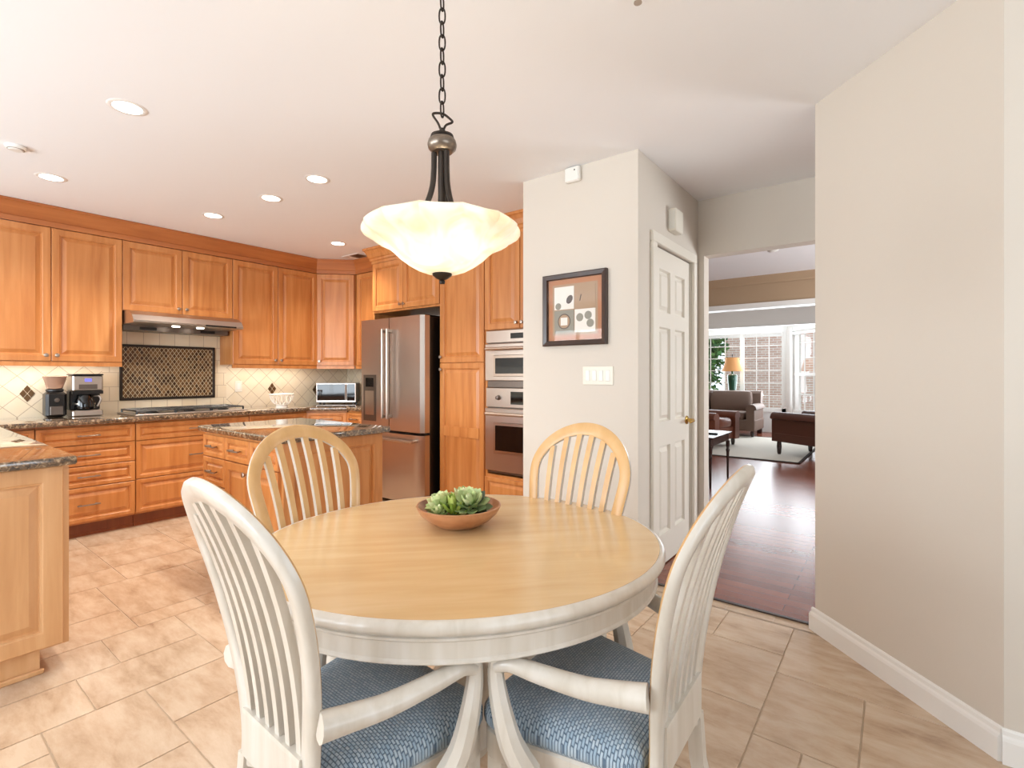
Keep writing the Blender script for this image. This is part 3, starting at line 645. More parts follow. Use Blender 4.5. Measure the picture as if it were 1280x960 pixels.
MB().rbox(-.07,.07,-.065,.065,0,.205,.018).build('body', M['black'], t); MB().lathe([(.05,.205),(.056,.212),(.056,.225),(.045,.23)], n=24).build('collar', M['black'], t, smooth=True)
MB().lathe([(.044,.23),(.05,.235),(.075,.325),(.078,.33),(.07,.335),(0,.337)], n=28).build('hopper', M['hopper'], t, smooth=True)
MB().rbox(.068,.074,-.04,.04,.02,.09,.003).build('grounds_bin', M['steeld'], t); k_ = MB(); k_.xf = Matrix.Translation((.07,0,.14)) @ Matrix.Rotation(PI/2,4,'Y'); k_.lathe([(.018,0),(.016,.012),(0,.013)], n=16); k_.build('timer_dial', M['steeld'], t, smooth=True)
# lattice bowl
t = thing('lattice_bowl', 'white openwork footed bowl on the counter right of the cooktop', 'bowl', (-5.08, 2.66, .9155), 0)
MB().lathe([(.06,0),(.062,.006),(.055,.012),(.055,.03),(.06,.036),(.04,.036),(.04,.004)], n=28).build('foot', M['porcelain'], t, smooth=True)
g = MB(); nst = 13
def pr_(s_): return .052+(.115-.052)*math.sin(s_*PI/2)**.8, .036+.105*s_**1.25
for k in range(nst):
    for sg in (-1, 1):
        g.tube([(pr_(s_/6)[0]*math.cos(2*PI*(k+sg*.8*s_/6)/nst), pr_(s_/6)[0]*math.sin(2*PI*(k+sg*.8*s_/6)/nst), pr_(s_/6)[1]) for s_ in range(7)], .0027, 5)
g.build('lattice', M['porcelain'], t, smooth=True)
MB().tube([(.115*math.cos(2*PI*k/32),.115*math.sin(2*PI*k/32),.142) for k in range(32)], .006, 8, closed=True).build('rim', M['porcelain'], t, smooth=True)
# toaster oven
t = thing('toaster_oven', 'stainless toaster oven with dark glass door in the counter corner', 'toaster oven', (-5.215, 3.385, .9155), PI/4); a = .225
MB().rbox(-a, a, .01, .27, .018, .25, .008).build('body', M['black'], t)
MB().rbox(-a, a, 0, .014, .02, .25, .004).build('face', M['steel'], t); MB().box(-a+.012,.10,-.006,0,.045,.235).build('glass_door', M['glassb'], t)
MB().box(.125,a-.012,-.004,0,.04,.235).build('control_panel', M['glassb'], t); MB().tube([(.112,-.014,.05),(.112,-.014,.23)], .007, 8).build('handle', M['nickel'], t)
for x in (-.19,.19):
    for y in (.04,.24): MB().lathe([(.014,0),(.014,.018)], (x,y,0), 10).build('foot', M['black'], t)

# island
IX0, IX1, IY0, IY1 = -3.755, -2.745, 1.435, 2.12
t = thing('kitchen_island', 'maple kitchen island cabinet with drawers standing between table and cooktop', 'island', (IX0, IY0, 0), 0); wd = IX1-IX0; dp_ = IY1-IY0
MB().box(0, wd, 0, dp_, .10, .876).build('carcass', M['maple'], t); MB().box(.03, wd-.05, .06, dp_-.03, 0, .10).build('toe_kick', M['maple'], t)
e = [0, .335, .67, wd]
for (a, b) in ((e[0], e[1]),):
    for (za, zb) in ((.715,.857),(.53,.708),(.345,.523),(.121,.338)): drawer(t, a+G, b-G, za, zb, 'maple')
for (a, b, kx) in ((e[1], e[2], e[2]-.035), (e[2], e[3], e[2]+.035)):
    drawer(t, a+G, b-G, .715, .857, 'maple'); door(t, a+G, b-G, .121, .708, (kx, .655), 'maple')
pn = MB(); pn.xf = Matrix.Translation((wd,0,0)) @ Matrix.Rotation(PI/2,4,'Z'); f_ = front_mesh(.0, dp_, .105, .872, st=.075)
pn.add(f_.v, f_.f); pn.build('end_panel', M['maple'], t)
slab('island_countertop', [(-3.785,1.395),(-2.685,1.395),(-2.685,2.15),(-3.785,2.15)], .877, .915, 'speckled granite top resting on the kitchen island')
# peninsula
PX = -2.845
t = thing('peninsula_cabinet', 'pale maple panelled peninsula cabinet at the left edge of the nook', 'peninsula', (PX, .543, 0), PI/2)
MB().box(-1.7, 0, 0, 1.9, .105, .876).build('carcass', M['pmaple'], t)
MB().box(-1.7, -.09, .02, 1.9, 0, .105).rbox(-1.7, -.078, .004, .02, 0, .022, .004).build('plinth', M['pmaple'], t)
for k in range(3): front_mesh(-.022-.56*(k+1)+.004, -.022-.56*k, .115, .872, st=.075).build('end_panel', M['pmaple'], t)
slab('peninsula_countertop', [(-4.75,-1.2),(-2.785,-1.2),(-2.785,.558),(-4.75,.558)], .877, .915, 'speckled granite countertop on the peninsula at left foreground')

# ------------------------------------------------------------------ ceiling fixtures
spots = [((-3.03,.80),'largest recessed ceiling light, nearest above the peninsula'),((-4.51,.77),'recessed ceiling light near the left edge before the cabinets'),((-3.12,1.88),'recessed ceiling light above the right end of the island'),
         ((-3.73,1.87),'recessed ceiling light above the middle of the island'),((-4.52,1.78),'recessed ceiling light in front of the hood cabinet'),((-4.48,2.93),'farthest recessed ceiling light near the corner cabinet')]
for i, (p, lab) in enumerate(spots):
    t = thing('recessed_light', lab, 'ceiling light', (p[0], p[1], CE), 0, 'recessed lights in the kitchen ceiling')
    MB().lathe([(.062,-.003),(.072,-.0035),(.082,-.002),(.084,-.0005),(.062,-.0005)], n=32, cap=False).build('trim_ring', M['white'], t, smooth=True)
    MB().lathe([(0,-.003),(.0635,-.003),(.0635,-.001),(0,-.001)], n=32, cap=False).build('lens', M['lamp'], t)
    l = bpy.data.lights.new('recessed_bulb', 'SPOT'); l.energy = 62; l.color = WARM; l.spot_size = R(130); l.spot_blend = .8; l.shadow_soft_size = .06
    o = bpy.data.objects.new('recessed_bulb', l); COL.objects.link(o); o.location = (0,0,-.02); o.parent = t
for (y0, y1) in ((.5,1.3),(2.3,3.15)):
    area('undercabinet_bulb', (-5.42, (y0+y1)/2, 1.36), (0,0,0), .04, y1-y0, 2.6, WARM)
area('undercabinet_bulb', (-4.75, 3.66, 1.36), (0,0,0), .5, .04, 1.4, WARM)
t = thing('smoke_detector', 'round white smoke detector on the ceiling at far left', 'smoke detector', (-4.06,.54,CE), 0)
MB().lathe([(0,-.026),(.03,-.025),(.035,-.02),(.046,-.017),(.048,-.001),(0,-.001)], n=28).build('cover', M['plastic'], t, smooth=True); MB().lathe([(.0355,-.021),(.038,-.020),(.038,-.018),(.0355,-.019)], n=28, cap=False).build('vent_ring', M['steeld'], t)
t = thing('ceiling_vent', 'small ceiling air vent near the upper corner cabinets', 'vent', (-4.80,3.36,CE), 0)
MB().box(-.15,.15,-.08,.08,-.006,-.001).build('frame', M['plastic'], t); g = MB(); [g.box(-.02,.13,y,y+.008,-.010,-.005) for y in [-.06+k*.016 for k in range(8)]]; g.build('louvre', M['steeld'], t)
for (p, lab) in (((-.712,1.642),'sprinkler head on the ceiling at the top edge right of centre'), ((-3.9,3.0),'small sprinkler head on the ceiling left of the pendant shade')):
    t = thing('sprinkler_head', lab, 'sprinkler', (p[0],p[1],CE), 0, 'ceiling sprinklers'); MB().lathe([(0,-.012),(.02,-.012),(.032,-.004),(.034,-.001),(0,-.001)], n=20).build('escutcheon', M['plastic'], t, smooth=True)
    MB().tube([(0,0,-.012),(0,0,-.035)], .006).lathe([(0,-.038),(.014,-.038),(.014,-.035),(0,-.035)], n=12).build('deflector', M['nickel'], t)
o = MB().lathe([(0,-.03),(.04,-.028),(.06,-.012),(.062,-.001),(0,-.001)], (-1.035,5.86,CE), 24).build('hall_light', M['plastic'], smooth=True); tag(o, 'small round white fixture on the living room ceiling beyond the doorway', 'ceiling fixture')

# pendant lamp
PXY = (-1.081, 1.06)
t = thing('pendant_lamp', 'bronze chain pendant with scalloped alabaster glass bowl above the table', 'pendant lamp', (PXY[0], PXY[1], 0), 0)
n = 144; prof = [(.02,1.562),(.05,1.566),(.075,1.575),(.10,1.589),(.125,1.607),(.146,1.627),(.164,1.642),(.186,1.655),(.208,1.667),(.224,1.679),(.230,1.690),(.230,1.698),(.225,1.702),(.212,1.699)]
V = MB(); rings = []
for side in (0, 1):
    for i, (r_, z) in enumerate(prof if side == 0 else list(reversed(prof))[1:]):
        ring = []; z = z if side == 0 else z+.004; r0 = r_-(.004 if side else 0)
        kk = max(0, (r0-.135)/.095)
        for k in range(n):
            a = 2*PI*k/n; wv = 1-2*abs(math.sin(6*a))**.8
            ring.append(((r0-kk*.006*wv)*math.cos(a), (r0-kk*.006*wv)*math.sin(a), z+kk*kk*.0055*wv))
        rings.append(ring)
V.loft(rings); V.build('glass_bowl', M['alabaster'], t, smooth=True)
MB().lathe([(0,1.532),(.007,1.533),(.009,1.540),(.006,1.544),(.016,1.548),(.028,1.557),(.030,1.565),(.028,1.568),(0,1.568)], n=24).build('finial', M['bronze'], t, smooth=True)
for k in range(3):
    an = R(37.6+190)+k*2*PI/3; d_ = Vector((math.cos(an), math.sin(an)))
    MB().tube(spline([(d_.x*r_, d_.y*r_, z) for r_, z in ((.024,1.925),(.025,1.87),(.030,1.82),(.046,1.77),(.07,1.725),(.10,1.69),(.13,1.665))],5), (.0085), 8).build('arm', M['bronze'], t, smooth=True)
MB().lathe([(.0125,1.575),(.0125,1.945)], n=16).build('stem', M['bronze'], t, smooth=True)
for k in range(3):
    an = R(70)+k*2*PI/3+.5; c = (math.cos(an)*.05, math.sin(an)*.05, 0)
    so = MB().lathe([(0,1.69),(.017,1.69),(.017,1.752),(.012,1.757),(0,1.757)], c, 16).build('socket', M['ivory'], t, smooth=True)
    MB().lathe([(0,1.61),(.016,1.614),(.024,1.635),(.02,1.66),(.012,1.69),(0,1.69)], c, 16).build('bulb', M['bulb'], so, smooth=True)
    l = bpy.data.lights.new('pendant_bulb', 'POINT'); l.energy = 2.3; l.color = (1,.93,.82); l.shadow_soft_size = .03; o = bpy.data.objects.new('pendant_bulb', l); COL.objects.link(o); o.parent = t; o.location = (c[0]*1.6, c[1]*1.6, 1.665)
MB().lathe([(0,1.928),(.03,1.928),(.041,1.938),(.044,1.95),(.041,1.962),(.034,1.970),(.030,1.974)], n=28).build('hub', M['pewter'], t, smooth=True)
MB().lathe([(.036,1.970),(.034,1.978),(.02,1.985),(.010,1.992),(.006,2.0),(0,2.0)], n=24).build('hub_cap', M['bronze'], t, smooth=True)
th = R(37.6); rx = Vector((math.cos(th), math.sin(th), 0))
MB().tube(spline([rx*-.004+Vector((0,0,1.995)), rx*-.012+Vector((0,0,2.015)), rx*-.028+Vector((0,0,2.04)), rx*-.02+Vector((0,0,2.046)), rx*.004+Vector((0,0,2.043)), rx*.026+Vector((0,0,2.026)), rx*.030+Vector((0,0,2.018)), rx*.012+Vector((0,0,2.01)), rx*.004+Vector((0,0,1.995))],5), .0035, 8).build('loop', M['bronze'], t, smooth=True)
z = 2.035; k = 0
while z < 2.545:
    a_ = rx if k % 2 else Vector((-rx.y, rx.x, 0))*.9+rx*.35; a_ = a_.normalized()
    MB().tube([tuple(Vector((0,0,z+.022)) + a_*(.009*math.cos(2*PI*j/20)) + Vector((0,0,.024*math.copysign(abs(math.sin(2*PI*j/20))**.8, math.sin(2*PI*j/20))))) for j in range(20)], .0026, 6, closed=True).build('chain_link', M['bronze'], t, smooth=True)
    z += .040; k += 1
MB().lathe([(0,2.535),(.012,2.54),(.02,2.555),(.06,2.57),(.064,2.589),(0,2.589)], n=28).build('canopy', M['bronze'], t, smooth=True)

# ------------------------------------------------------------------ wall items
t = thing('framed_picture', 'square dark-framed botanical collage picture on the closet wall', 'picture', (-1.63, YP, 1.68), 0); a = .232
fr = MB()
L = [(0,0),(0,.03),(.006,.034),(.03,.028),(.034,.02),(.034,.004)]
fr.loft([[(-a+k,-d,-a+k),(a-k,-d,-a+k),(a-k,-d,a-k),(-a+k,-d,a-k)] for k, d in L], cap=False); fr.build('frame', M['frame'], t)
MB().box(-a+.03,a-.03,-.008,-.003,-a+.03,a-.03).build('mat_board', M['tan'], t); MB().box(-.165,.165,-.0095,-.0079,-.165,.165).build('inner_mat', M['brownp'], t)
q_ = .15
for (x0,x1,z0,z1,m_) in ((-q_,-.003,.003,q_,'paper'),(.003,q_,.003,q_,'brownp'),(-q_,-.003,-q_,-.003,'greyp'),(.003,q_,-q_,-.003,'paper')):
    o = MB().box(x0,x1,-.012,-.0094,z0,z1).build('print', M[m_], t)
def disc(par, x, z, r_, m_, sx=1, rot=0, y=-.0125, ring=0):
    mb = MB(); P = []
    for yy in (y+.0006, y):
        P.append([(x+r_*sx*math.cos(2*PI*k/24)*math.cos(rot)-r_*math.sin(2*PI*k/24)*math.sin(rot), yy, z+r_*sx*math.cos(2*PI*k/24)*math.sin(rot)+r_*math.sin(2*PI*k/24)*math.cos(rot)) for k in range(24)])
    return mb.loft(P).build('print_motif', M[m_], par)
disc(t,-.035,.065,.03,'ink',.7,-.6); disc(t,-.12,-.0-.0+.025,.022,'greyp'); disc(t,-.075,-.075,.05,'ink',.95); disc(t,-.075,-.075,.044,'brownp',.95,0,-.0131); MB().box(-.1,-.05,-.0145,-.0131,-.1,-.05).build('print_motif', M['paper'], t)
for (x,z) in ((.04,-.055),(.10,-.045),(.115,-.095)): disc(t,x,z,.026,'greyp')
MB().tube([(.04,-.0125,.05),(.05,-.0125,.09)], .003, 6).build('print_motif', M['ink'], t)
MB().box(-a+.034,a-.034,-.019,-.017,-a+.034,a-.034).build('glazing', M['glaze'], t)
t = thing('light_switch', 'white four-gang rocker switch plate below the framed picture', 'light switch', (-1.467, YP, 1.255), 0)
MB().rbox(-.105,.105,-.006,0,-.057,.057,.002).build('cover_plate', M['ivory'], t)
for k in range(4): MB().rbox(-.084+k*.046,-.055+k*.046,-.010,-.005,-.033,.033,.002).build('rocker', M['plastic'], t)
t = thing('wall_sensor', 'small white sensor box high on the closet wall near the ceiling', 'sensor', (-1.637, YP, 2.535), 0)
MB().rbox(-.053,.053,-.035,0,-.045,.05,.008).build('housing', M['plastic'], t); MB().box(.018,.026,-.037,-.034,.02,.028).build('indicator', M['black'], t)
t = thing('door_chime', 'ivory door chime box on the wall above the white door', 'door chime', (XD, 3.335, 2.29), 0)
MB().rbox(0,.055,-.07,.07,-.075,.075,.006).build('cover', M['ivory'], t); g = MB(); [g.box(.01+k*.008,.014+k*.008,-.072,-.069,-.06,.06) for k in range(5)]; g.build('grille', M['plastic'], t)

# ------------------------------------------------------------------ dining table
TC = (-1.068, 1.133); TR = R(45.6); ra, rb = .606, .536
t = thing('dining_table', 'oval pedestal dining table with honey wood top and whitewashed apron', 'dining table', (TC[0], TC[1], 0), TR)
def ell(prof, n=96, cap=True, mi=0): return MB().loft([[((ra-d)*math.cos(2*PI*k/n), (rb-d)*math.sin(2*PI*k/n), z) for k in range(n)] for d, z in prof], mi, cap)
ell([(.006,.742),(.006,.7602)]).build('table_top', M['oak'], t, smooth=True)
ell([(.0125,.730),(.002,.727),(-.006,.731),(-.011,.740),(-.011,.748),(-.007,.755),(-.001,.7595),(.0055,.7600),(.0065,.742)], cap=False).build('rim', M['cream'], t, smooth=True)
ell([(.04,.662),(.014,.662),(.011,.665),(.012,.669),(.016,.673),(.016,.708),(.011,.713),(.005,.716),(.005,.721),(.011,.725),(.011,.730),(.04,.730)], cap=False).build('apron', M['cream'], t, smooth=True, auto=25)
MB().box(-.45,.45,-.03,.03,.70,.741).box(-.03,.03,-.4,.4,.70,.741).build('cross_bearer', M['cream'], t)
MB().lathe([(.16,.70),(.14,.66),(.075,.62),(.045,.56),(.04,.50),(.045,.42),(.09,.345),(.085,.26),(.10,.20),(.11,.16),(.09,.12),(0,.12)], n=32).build('pedestal', M['cream'], t, smooth=True)
for k in range(4):
    an = k*PI/2; d_ = Vector((math.cos(an), math.sin(an), 0))
    MB().tube(spline([d_*.06+Vector((0,0,.2)), d_*.14+Vector((0,0,.19)), d_*.24+Vector((0,0,.11)), d_*.33+Vector((0,0,.04)), d_*.38+Vector((0,0,.03))],5), (.03), 10).build('foot', M['cream'], t, smooth=True)

# ------------------------------------------------------------------ dining chairs (front = local +y)
def lean(z, x=0):
    q = max(0, (z-.45)/.6); return -.225 - .1253*q**2.15 - .018*(1-min(1, (x/.219)**2))*q
def sweep_bow(ws):
    half = [(.136,.40),(.132,.44),(.133,.50),(.150,.60),(.169,.69),(.186,.78)] + [(.1984*math.cos(R(q)), .8746+.1724*math.sin(R(q))) for q in (0,18,36,54,72,90)]
    half = [(x*ws, z) for x, z in half]
    pts = [(-x, 0, z) for x, z in half] + [(x, 0, z) for x, z in reversed(half[:-1])]
    P = spline(pts, 4); mb = MB(); rings = []
    w_, d_ = .021, .0115
    sec = [(-1,.55),(-.72,.95),(.72,.95),(1,.55),(1,-.3),(.6,-1),(-.6,-1),(-1,-.3)]
    for i, p in enumerate(P):
        tg = (P[min(i+1,len(P)-1)]-P[max(i-1,0)]).normalized(); nn_ = Vector((-tg.z, 0, tg.x)) ; z = p.z
        sl = (lean(z+.01,p.x)-lean(z-.01,p.x))/.02; f = Vector((0,1,-sl)).normalized()
        nn3 = Vector((nn_.x, nn_.z*sl, nn_.z)).normalized()
        c = Vector((p.x, lean(z,p.x), z)); wi = w_+max(0,.72-z)*.045+max(0,z-.92)*.075; rings.append([tuple(c+nn3*(a*w_ if a > 0 else a*wi)+f*b*d_) for a, b in sec])
    n = 8; V = [q for r_ in rings for q in r_]; F = []; mi = []
    for i in range(len(rings)-1):
        for j in range(n): k = (j+1) % n; F.append((i*n+j,i*n+k,(i+1)*n+k,(i+1)*n+j)); mi.append(1 if j in (0,1,2) else 0)
    F.append(tuple(reversed(range(n)))); F.append(tuple(range((len(rings)-1)*n,len(rings)*n))); mi += [0,0]
    return mb.add(V, F, mi)
def rounded(hf, hr, y0, y1, r_, ins=0):                    # plan outline of the seat
    out = []
    cs = [(-hr+ins,y0+ins,180),(hr-ins,y0+ins,270),(hf-ins,y1-ins,0),(-hf+ins,y1-ins,90)]; sg = [(1,1),(-1,1),(-1,-1),(1,-1)]
    for (x,y,a0), (sx,sy) in zip(cs, sg):
        rr = max(.01, r_-ins*.5)
        for k in range(6):
            an = R(a0+k*18); out.append((x+sx*rr+rr*math.cos(an), y+sy*rr+rr*math.sin(an)))
    n = len(out); return [(x, y+(.022*(1-(x/hf)**2) if y > 0 else 0)*1) for x, y in out]
def make_chair(label, arms, ws=1.0, y1=.18, hf=.24, hr=.19):
    t = thing('dining_chair', label, 'chair', (0,0,0), 0, 'dining chairs around the table')
    sweep_bow(ws).build('back_bow', [M['cream'], M['oakv']], t, smooth=True, auto=50)
    for k in range(6):
        s_ = (k-2.5)/2.5; xt, xb = s_*.136*ws, s_*.104*ws
        zt = .8746+.150*math.sqrt(1-(xt/(.176*ws))**2); P = []; nseg = 10
        for i in range(nseg+1):
            z = .515+(zt-.515)*i/nseg; x = xb+(xt-xb)*i/nseg; hw_ = .0085+.003*i/nseg; y = lean(z,x)
            P.append([(x-hw_,y-.008,z),(x+hw_,y-.008,z),(x+hw_,y+.008,z),(x-hw_,y+.008,z)])
        V = [q for r_ in P for q in r_]; F = []; mi = []
        for i in range(nseg):
            for j in range(4): m2 = (j+1) % 4; F.append((i*4+j,i*4+m2,i*4+4+m2,i*4+4+j)); mi.append(1 if j == 2 else 0)
        F += [(3,2,1,0),(nseg*4,nseg*4+1,nseg*4+2,nseg*4+3)]; mi += [0,0]
        MB().add(V, F, mi).build('slat', [M['cream'], M['oakv']], t)
    MB().loft([[(-.122,y,z),(.122,y,z),(.122,y2,z),(-.122,y2,z)] for (y,y2,z) in ((-.245,-.215,.425),(-.245,-.212,.52),(-.244,-.216,.528))]).build('lower_rail', M['cream'], t)
    o = [[(x,y,z) for x, y in rounded(hf,hr,-.205,y1-.005,.055,ins)] for ins, z in ((.012,.425),(0,.44),(.0,.458),(.012,.478),(.035,.492),(.075,.500),(.12,.503))]
    MB().loft(o).build('seat_cushion', M['weave'], t, smooth=True, auto=60)
    MB().loft([[(x,y,z) for x, y in rounded(hf-.002,hr-.002,-.215,y1-.005,.05,ins)] for ins, z in ((.012,.355),(.006,.36),(.006,.42),(.012,.426))]).build('seat_frame', M['cream'], t, smooth=True)
    for s_ in (-1, 1):
        MB().loft([[(s_*x-w_,y-w_,z),(s_*x+w_,y-w_,z),(s_*x+w_,y+w_,z),(s_*x-w_,y+w_,z)] for x,y,z,w_ in ((hf-.037,y1-.045,0,.014),(hf-.037,y1-.047,.3,.020),(hf-.037,y1-.05,.40,.021))]).build('leg', M['cream'], t)
        MB().loft([[(s_*x-.014,y-.016,z),(s_*x+.014,y-.016,z),(s_*x+.016,y+.018,z),(s_*x-.016,y+.018,z)] for x,y,z in ((.170,-.30,0),(.156,-.262,.15),(.141,-.232,.30),(.134,-.226,.42))]).build('leg', M['cream'], t)
        if arms:
            ap = spline([(s_*x,y,z) for x,y,z in ((.186,-.240,.617),(.200,-.19,.613),(.226,-.12,.613),(.260,-.03,.627),(.279,.03,.637),(.288,.062,.626))],4)
            nA = len(ap); ar = MB().tube(ap, [(.018+.010*(1-i/(nA-1)), .015+.013*(1-i/(nA-1))) for i in range(nA)], 10).build('arm', M['cream'], t, smooth=True, auto=60)
            sp = spline([(s_*x,y,z) for x,y,z in ((.287,.066,.642),(.288,.064,.60),(.290,.048,.54),(.284,.026,.47),(.258,.0,.40))],4)
            nS = len(sp); MB().tube(sp, [(.016+.014*(i/(nS-1))**1.3, .015+.016*(i/(nS-1))) for i in range(nS)], 8).build('arm_support', M['cream'], ar, smooth=True, auto=35)
    for s_ in (-1,):
        k_ = MB(); k_.xf = Matrix.Translation((s_*.194*ws, lean(.72,.172)-.004, .72)) @ Matrix.Rotation(s_*PI/2,4,'Y'); k_.lathe([(.006,0),(.006,.008),(.004,.011),(0,.012)], n=10); k_.build('screw_cap', M['pewter'], t)
    return t
chA = make_chair('whitewashed armchair nearest at left, seen from behind with blue seat', True)
chA.location = (-1.0136, .7500, 0); chA.rotation_euler = (0,0,R(-1.2))
chB = copy_tree(chA); chB.location = (-.6227, 1.1319, 0); chB.rotation_euler = (0,0,R(91.1)); chB['label'] = 'whitewashed armchair at the right side of the table with blue seat'
for c_ in chB.children:
    if c_.name.startswith('screw_cap'): c_.scale = (-1,1,1)
    if c_.name.startswith('arm'): c_.location.y = .012
chC = make_chair('side chair with honey slatted back, in front of the island', False, 1.04, .145, .20, .18); chC.location = (-1.4539, 1.0339, 0); chC.rotation_euler = (0,0,R(-85.8))
chD = copy_tree(chC); chD.location = (-.9986, 1.3983, 0); chD.rotation_euler = (0,0,R(176.1)); chD['label'] = 'side chair with honey slatted back, in front of the closet wall below the switches'

# ------------------------------------------------------------------ bowl with succulents
BC = (-1.155, 1.21)
o = MB().lathe([(0,.003),(.06,0),(.075,.004),(.105,.022),(.128,.043),(.140,.064),(.1405,.068),(.135,.069),(.132,.064),(.120,.045),(.095,.026),(.06,.014),(0,.012)], n=48, cap=False).build('wooden_bowl', M['bowlwood'], smooth=True)
o.location = (BC[0], BC[1], .7605); tag(o, 'shallow wooden bowl on the dining table holding succulents', 'bowl')
def leaf(mb, base, dirv, up, L, wdt, tone, cup=.3):
    d_ = Vector(dirv).normalized(); s_ = d_.cross(Vector(up)).normalized(); n_ = s_.cross(d_)
    rows = [(0,.35),(.3,.8),(.6,1),(.82,.75),(1,.06)]; V = []
    for tt, w_ in rows:
        c = Vector(base)+d_*L*tt+n_*(L*.22*tt*tt)
        hw_ = wdt*w_/2; th_ = .16*wdt*w_+.0006
        V += [c-s_*hw_+n_*cup*hw_, c+n_*th_*.4, c+s_*hw_+n_*cup*hw_, c-n_*th_*1.4]
    F = []
    for i in range(4):
        for j in range(4): k = (j+1) % 4; F.append((i*4+j,i*4+k,i*4+4+k,i*4+4+j))
    F += [(3,2,1,0),(16,17,18,19)]
    mb.add([tuple(v) for v in V], F, 0, tone)
def rosette(name, label, c, m_, size, rings_, axis=(0,0,1), wf=.5):
    mb = MB(); q = Vector((0,0,1)).rotation_difference(Vector(axis).normalized())
    for i, (nl, tilt, ln, r0, h0) in enumerate(rings_):
        for k in range(nl):
            an = 2*PI*k/nl+i*.7+random.uniform(-.1,.1); tl = R(tilt+random.uniform(-5,5))
            d_ = q @ Vector((math.cos(an)*math.sin(tl), math.sin(an)*math.sin(tl), math.cos(tl))); up = q @ Vector((-math.cos(an)*math.cos(tl), -math.sin(an)*math.cos(tl), math.sin(tl)))
            leaf(mb, q @ Vector((math.cos(an)*r0*size, math.sin(an)*r0*size, h0*size)), d_, up, ln*size, ln*size*wf, min(1,max(0,.12+.5*(i/len(rings_))+random.uniform(0,.5))))
    o = mb.build(name, M[m_], smooth=True, auto=70); o.location = c; return tag(o, label, 'succulent', 'succulents in the wooden bowl')
vr = Vector((math.cos(th), math.sin(th))); vf = Vector((-math.sin(th), math.cos(th)))
def bpos(r_, f, z): return (BC[0]+vr.x*r_+vf.x*f, BC[1]+vr.y*r_+vf.y*f, .7605+z)
full = [(9,95,.9,.15,.1),(9,75,.9,.15,.25),(8,55,.85,.12,.4),(7,35,.7,.08,.5),(5,15,.55,.04,.6)]
rosette('succulent', 'pale cabbage-shaped succulent at the left of the wooden bowl', bpos(-.050,-.005,.044), 'succ1', .057, full, (-.2,-.3,1), .75)
rosette('succulent', 'bright green spiky succulent in the middle of the wooden bowl', bpos(-.010,-.032,.036), 'succ2', .056, [(8,80,1,.1,.1),(8,50,1.1,.1,.2),(6,20,1.1,.05,.3)], (0,-.2,1), .3)
rosette('succulent', 'large dark-tipped succulent at the right of the wooden bowl', bpos(.046,-.015,.048), 'succ3', .066, full, (.2,-.5,1), .62)
rosette('succulent', 'pale succulent at the back of the wooden bowl', bpos(.015,.04,.045), 'succ1', .062, full, (.1,.1,1), .62)
rosette('succulent', 'small pale succulent low at the front left of the wooden bowl', bpos(-.058,-.052,.046), 'succ1', .030, [(7,80,.9,.12,.1),(6,45,.9,.1,.25),(4,15,.6,.05,.4)], (-.1,-.4,1), .6)

# ------------------------------------------------------------------ living room
o = MB().rbox(-4.4, -1.09, 8.06, 10.95, .005, .018, .004, 0).build('area_rug', M['rug']); tag(o, 'pale area rug under the living room seating', 'rug')
bd = MB(); [bd.rbox(*a_, .003) for a_ in ((-4.42,-1.07,8.03,8.075,.005,.020),(-4.42,-1.07,10.935,10.98,.005,.020),(-4.42,-4.385,8.03,10.98,.005,.020),(-1.105,-1.07,8.03,10.98,.005,.020))]; bd.build('binding', M['rugedge'], o)
def rolled(mb, x0, x1, y0, y1, zb, zt, r_, axis='y'):
    # arm: slab with a rolled top; runs along local y, roll bulges both ways in x
    c = (x0+x1)/2; n = 14; prof = [(x0,zb),(x0,zt-r_*1.3)] + [(c-r_*math.cos(PI*k/n)*1.0-(.02), zt-r_+r_*math.sin(PI*k/n)) for k in range(n+1)] + [(x1,zt-r_*1.3),(x1,zb)]
    mb.loft([[(x,y0,z) for x, z in prof],[(x,y1,z) for x, z in prof]])
def cushion(x0, x1, y0, y1, z0, z1, r_=.05):
    mb = MB(); rings = []
    for k in range(9):
        a_ = -PI/2+PI*k/8; z = (z0+z1)/2+(z1-z0)/2*math.sin(a_); i = r_*(1-math.cos(a_)**.6)
        cx_, cy_2, hx, hy = (x0+x1)/2, (y0+y1)/2, (x1-x0)/2-i, (y1-y0)/2-i
        rings.append([(cx_+hx*math.copysign(abs(math.cos(b_))**.4, math.cos(b_)), cy_2+hy*math.copysign(abs(math.sin(b_))**.4, math.sin(b_)), z) for b_ in [2*PI*j/24 for j in range(24)]])
    return mb.loft(rings)
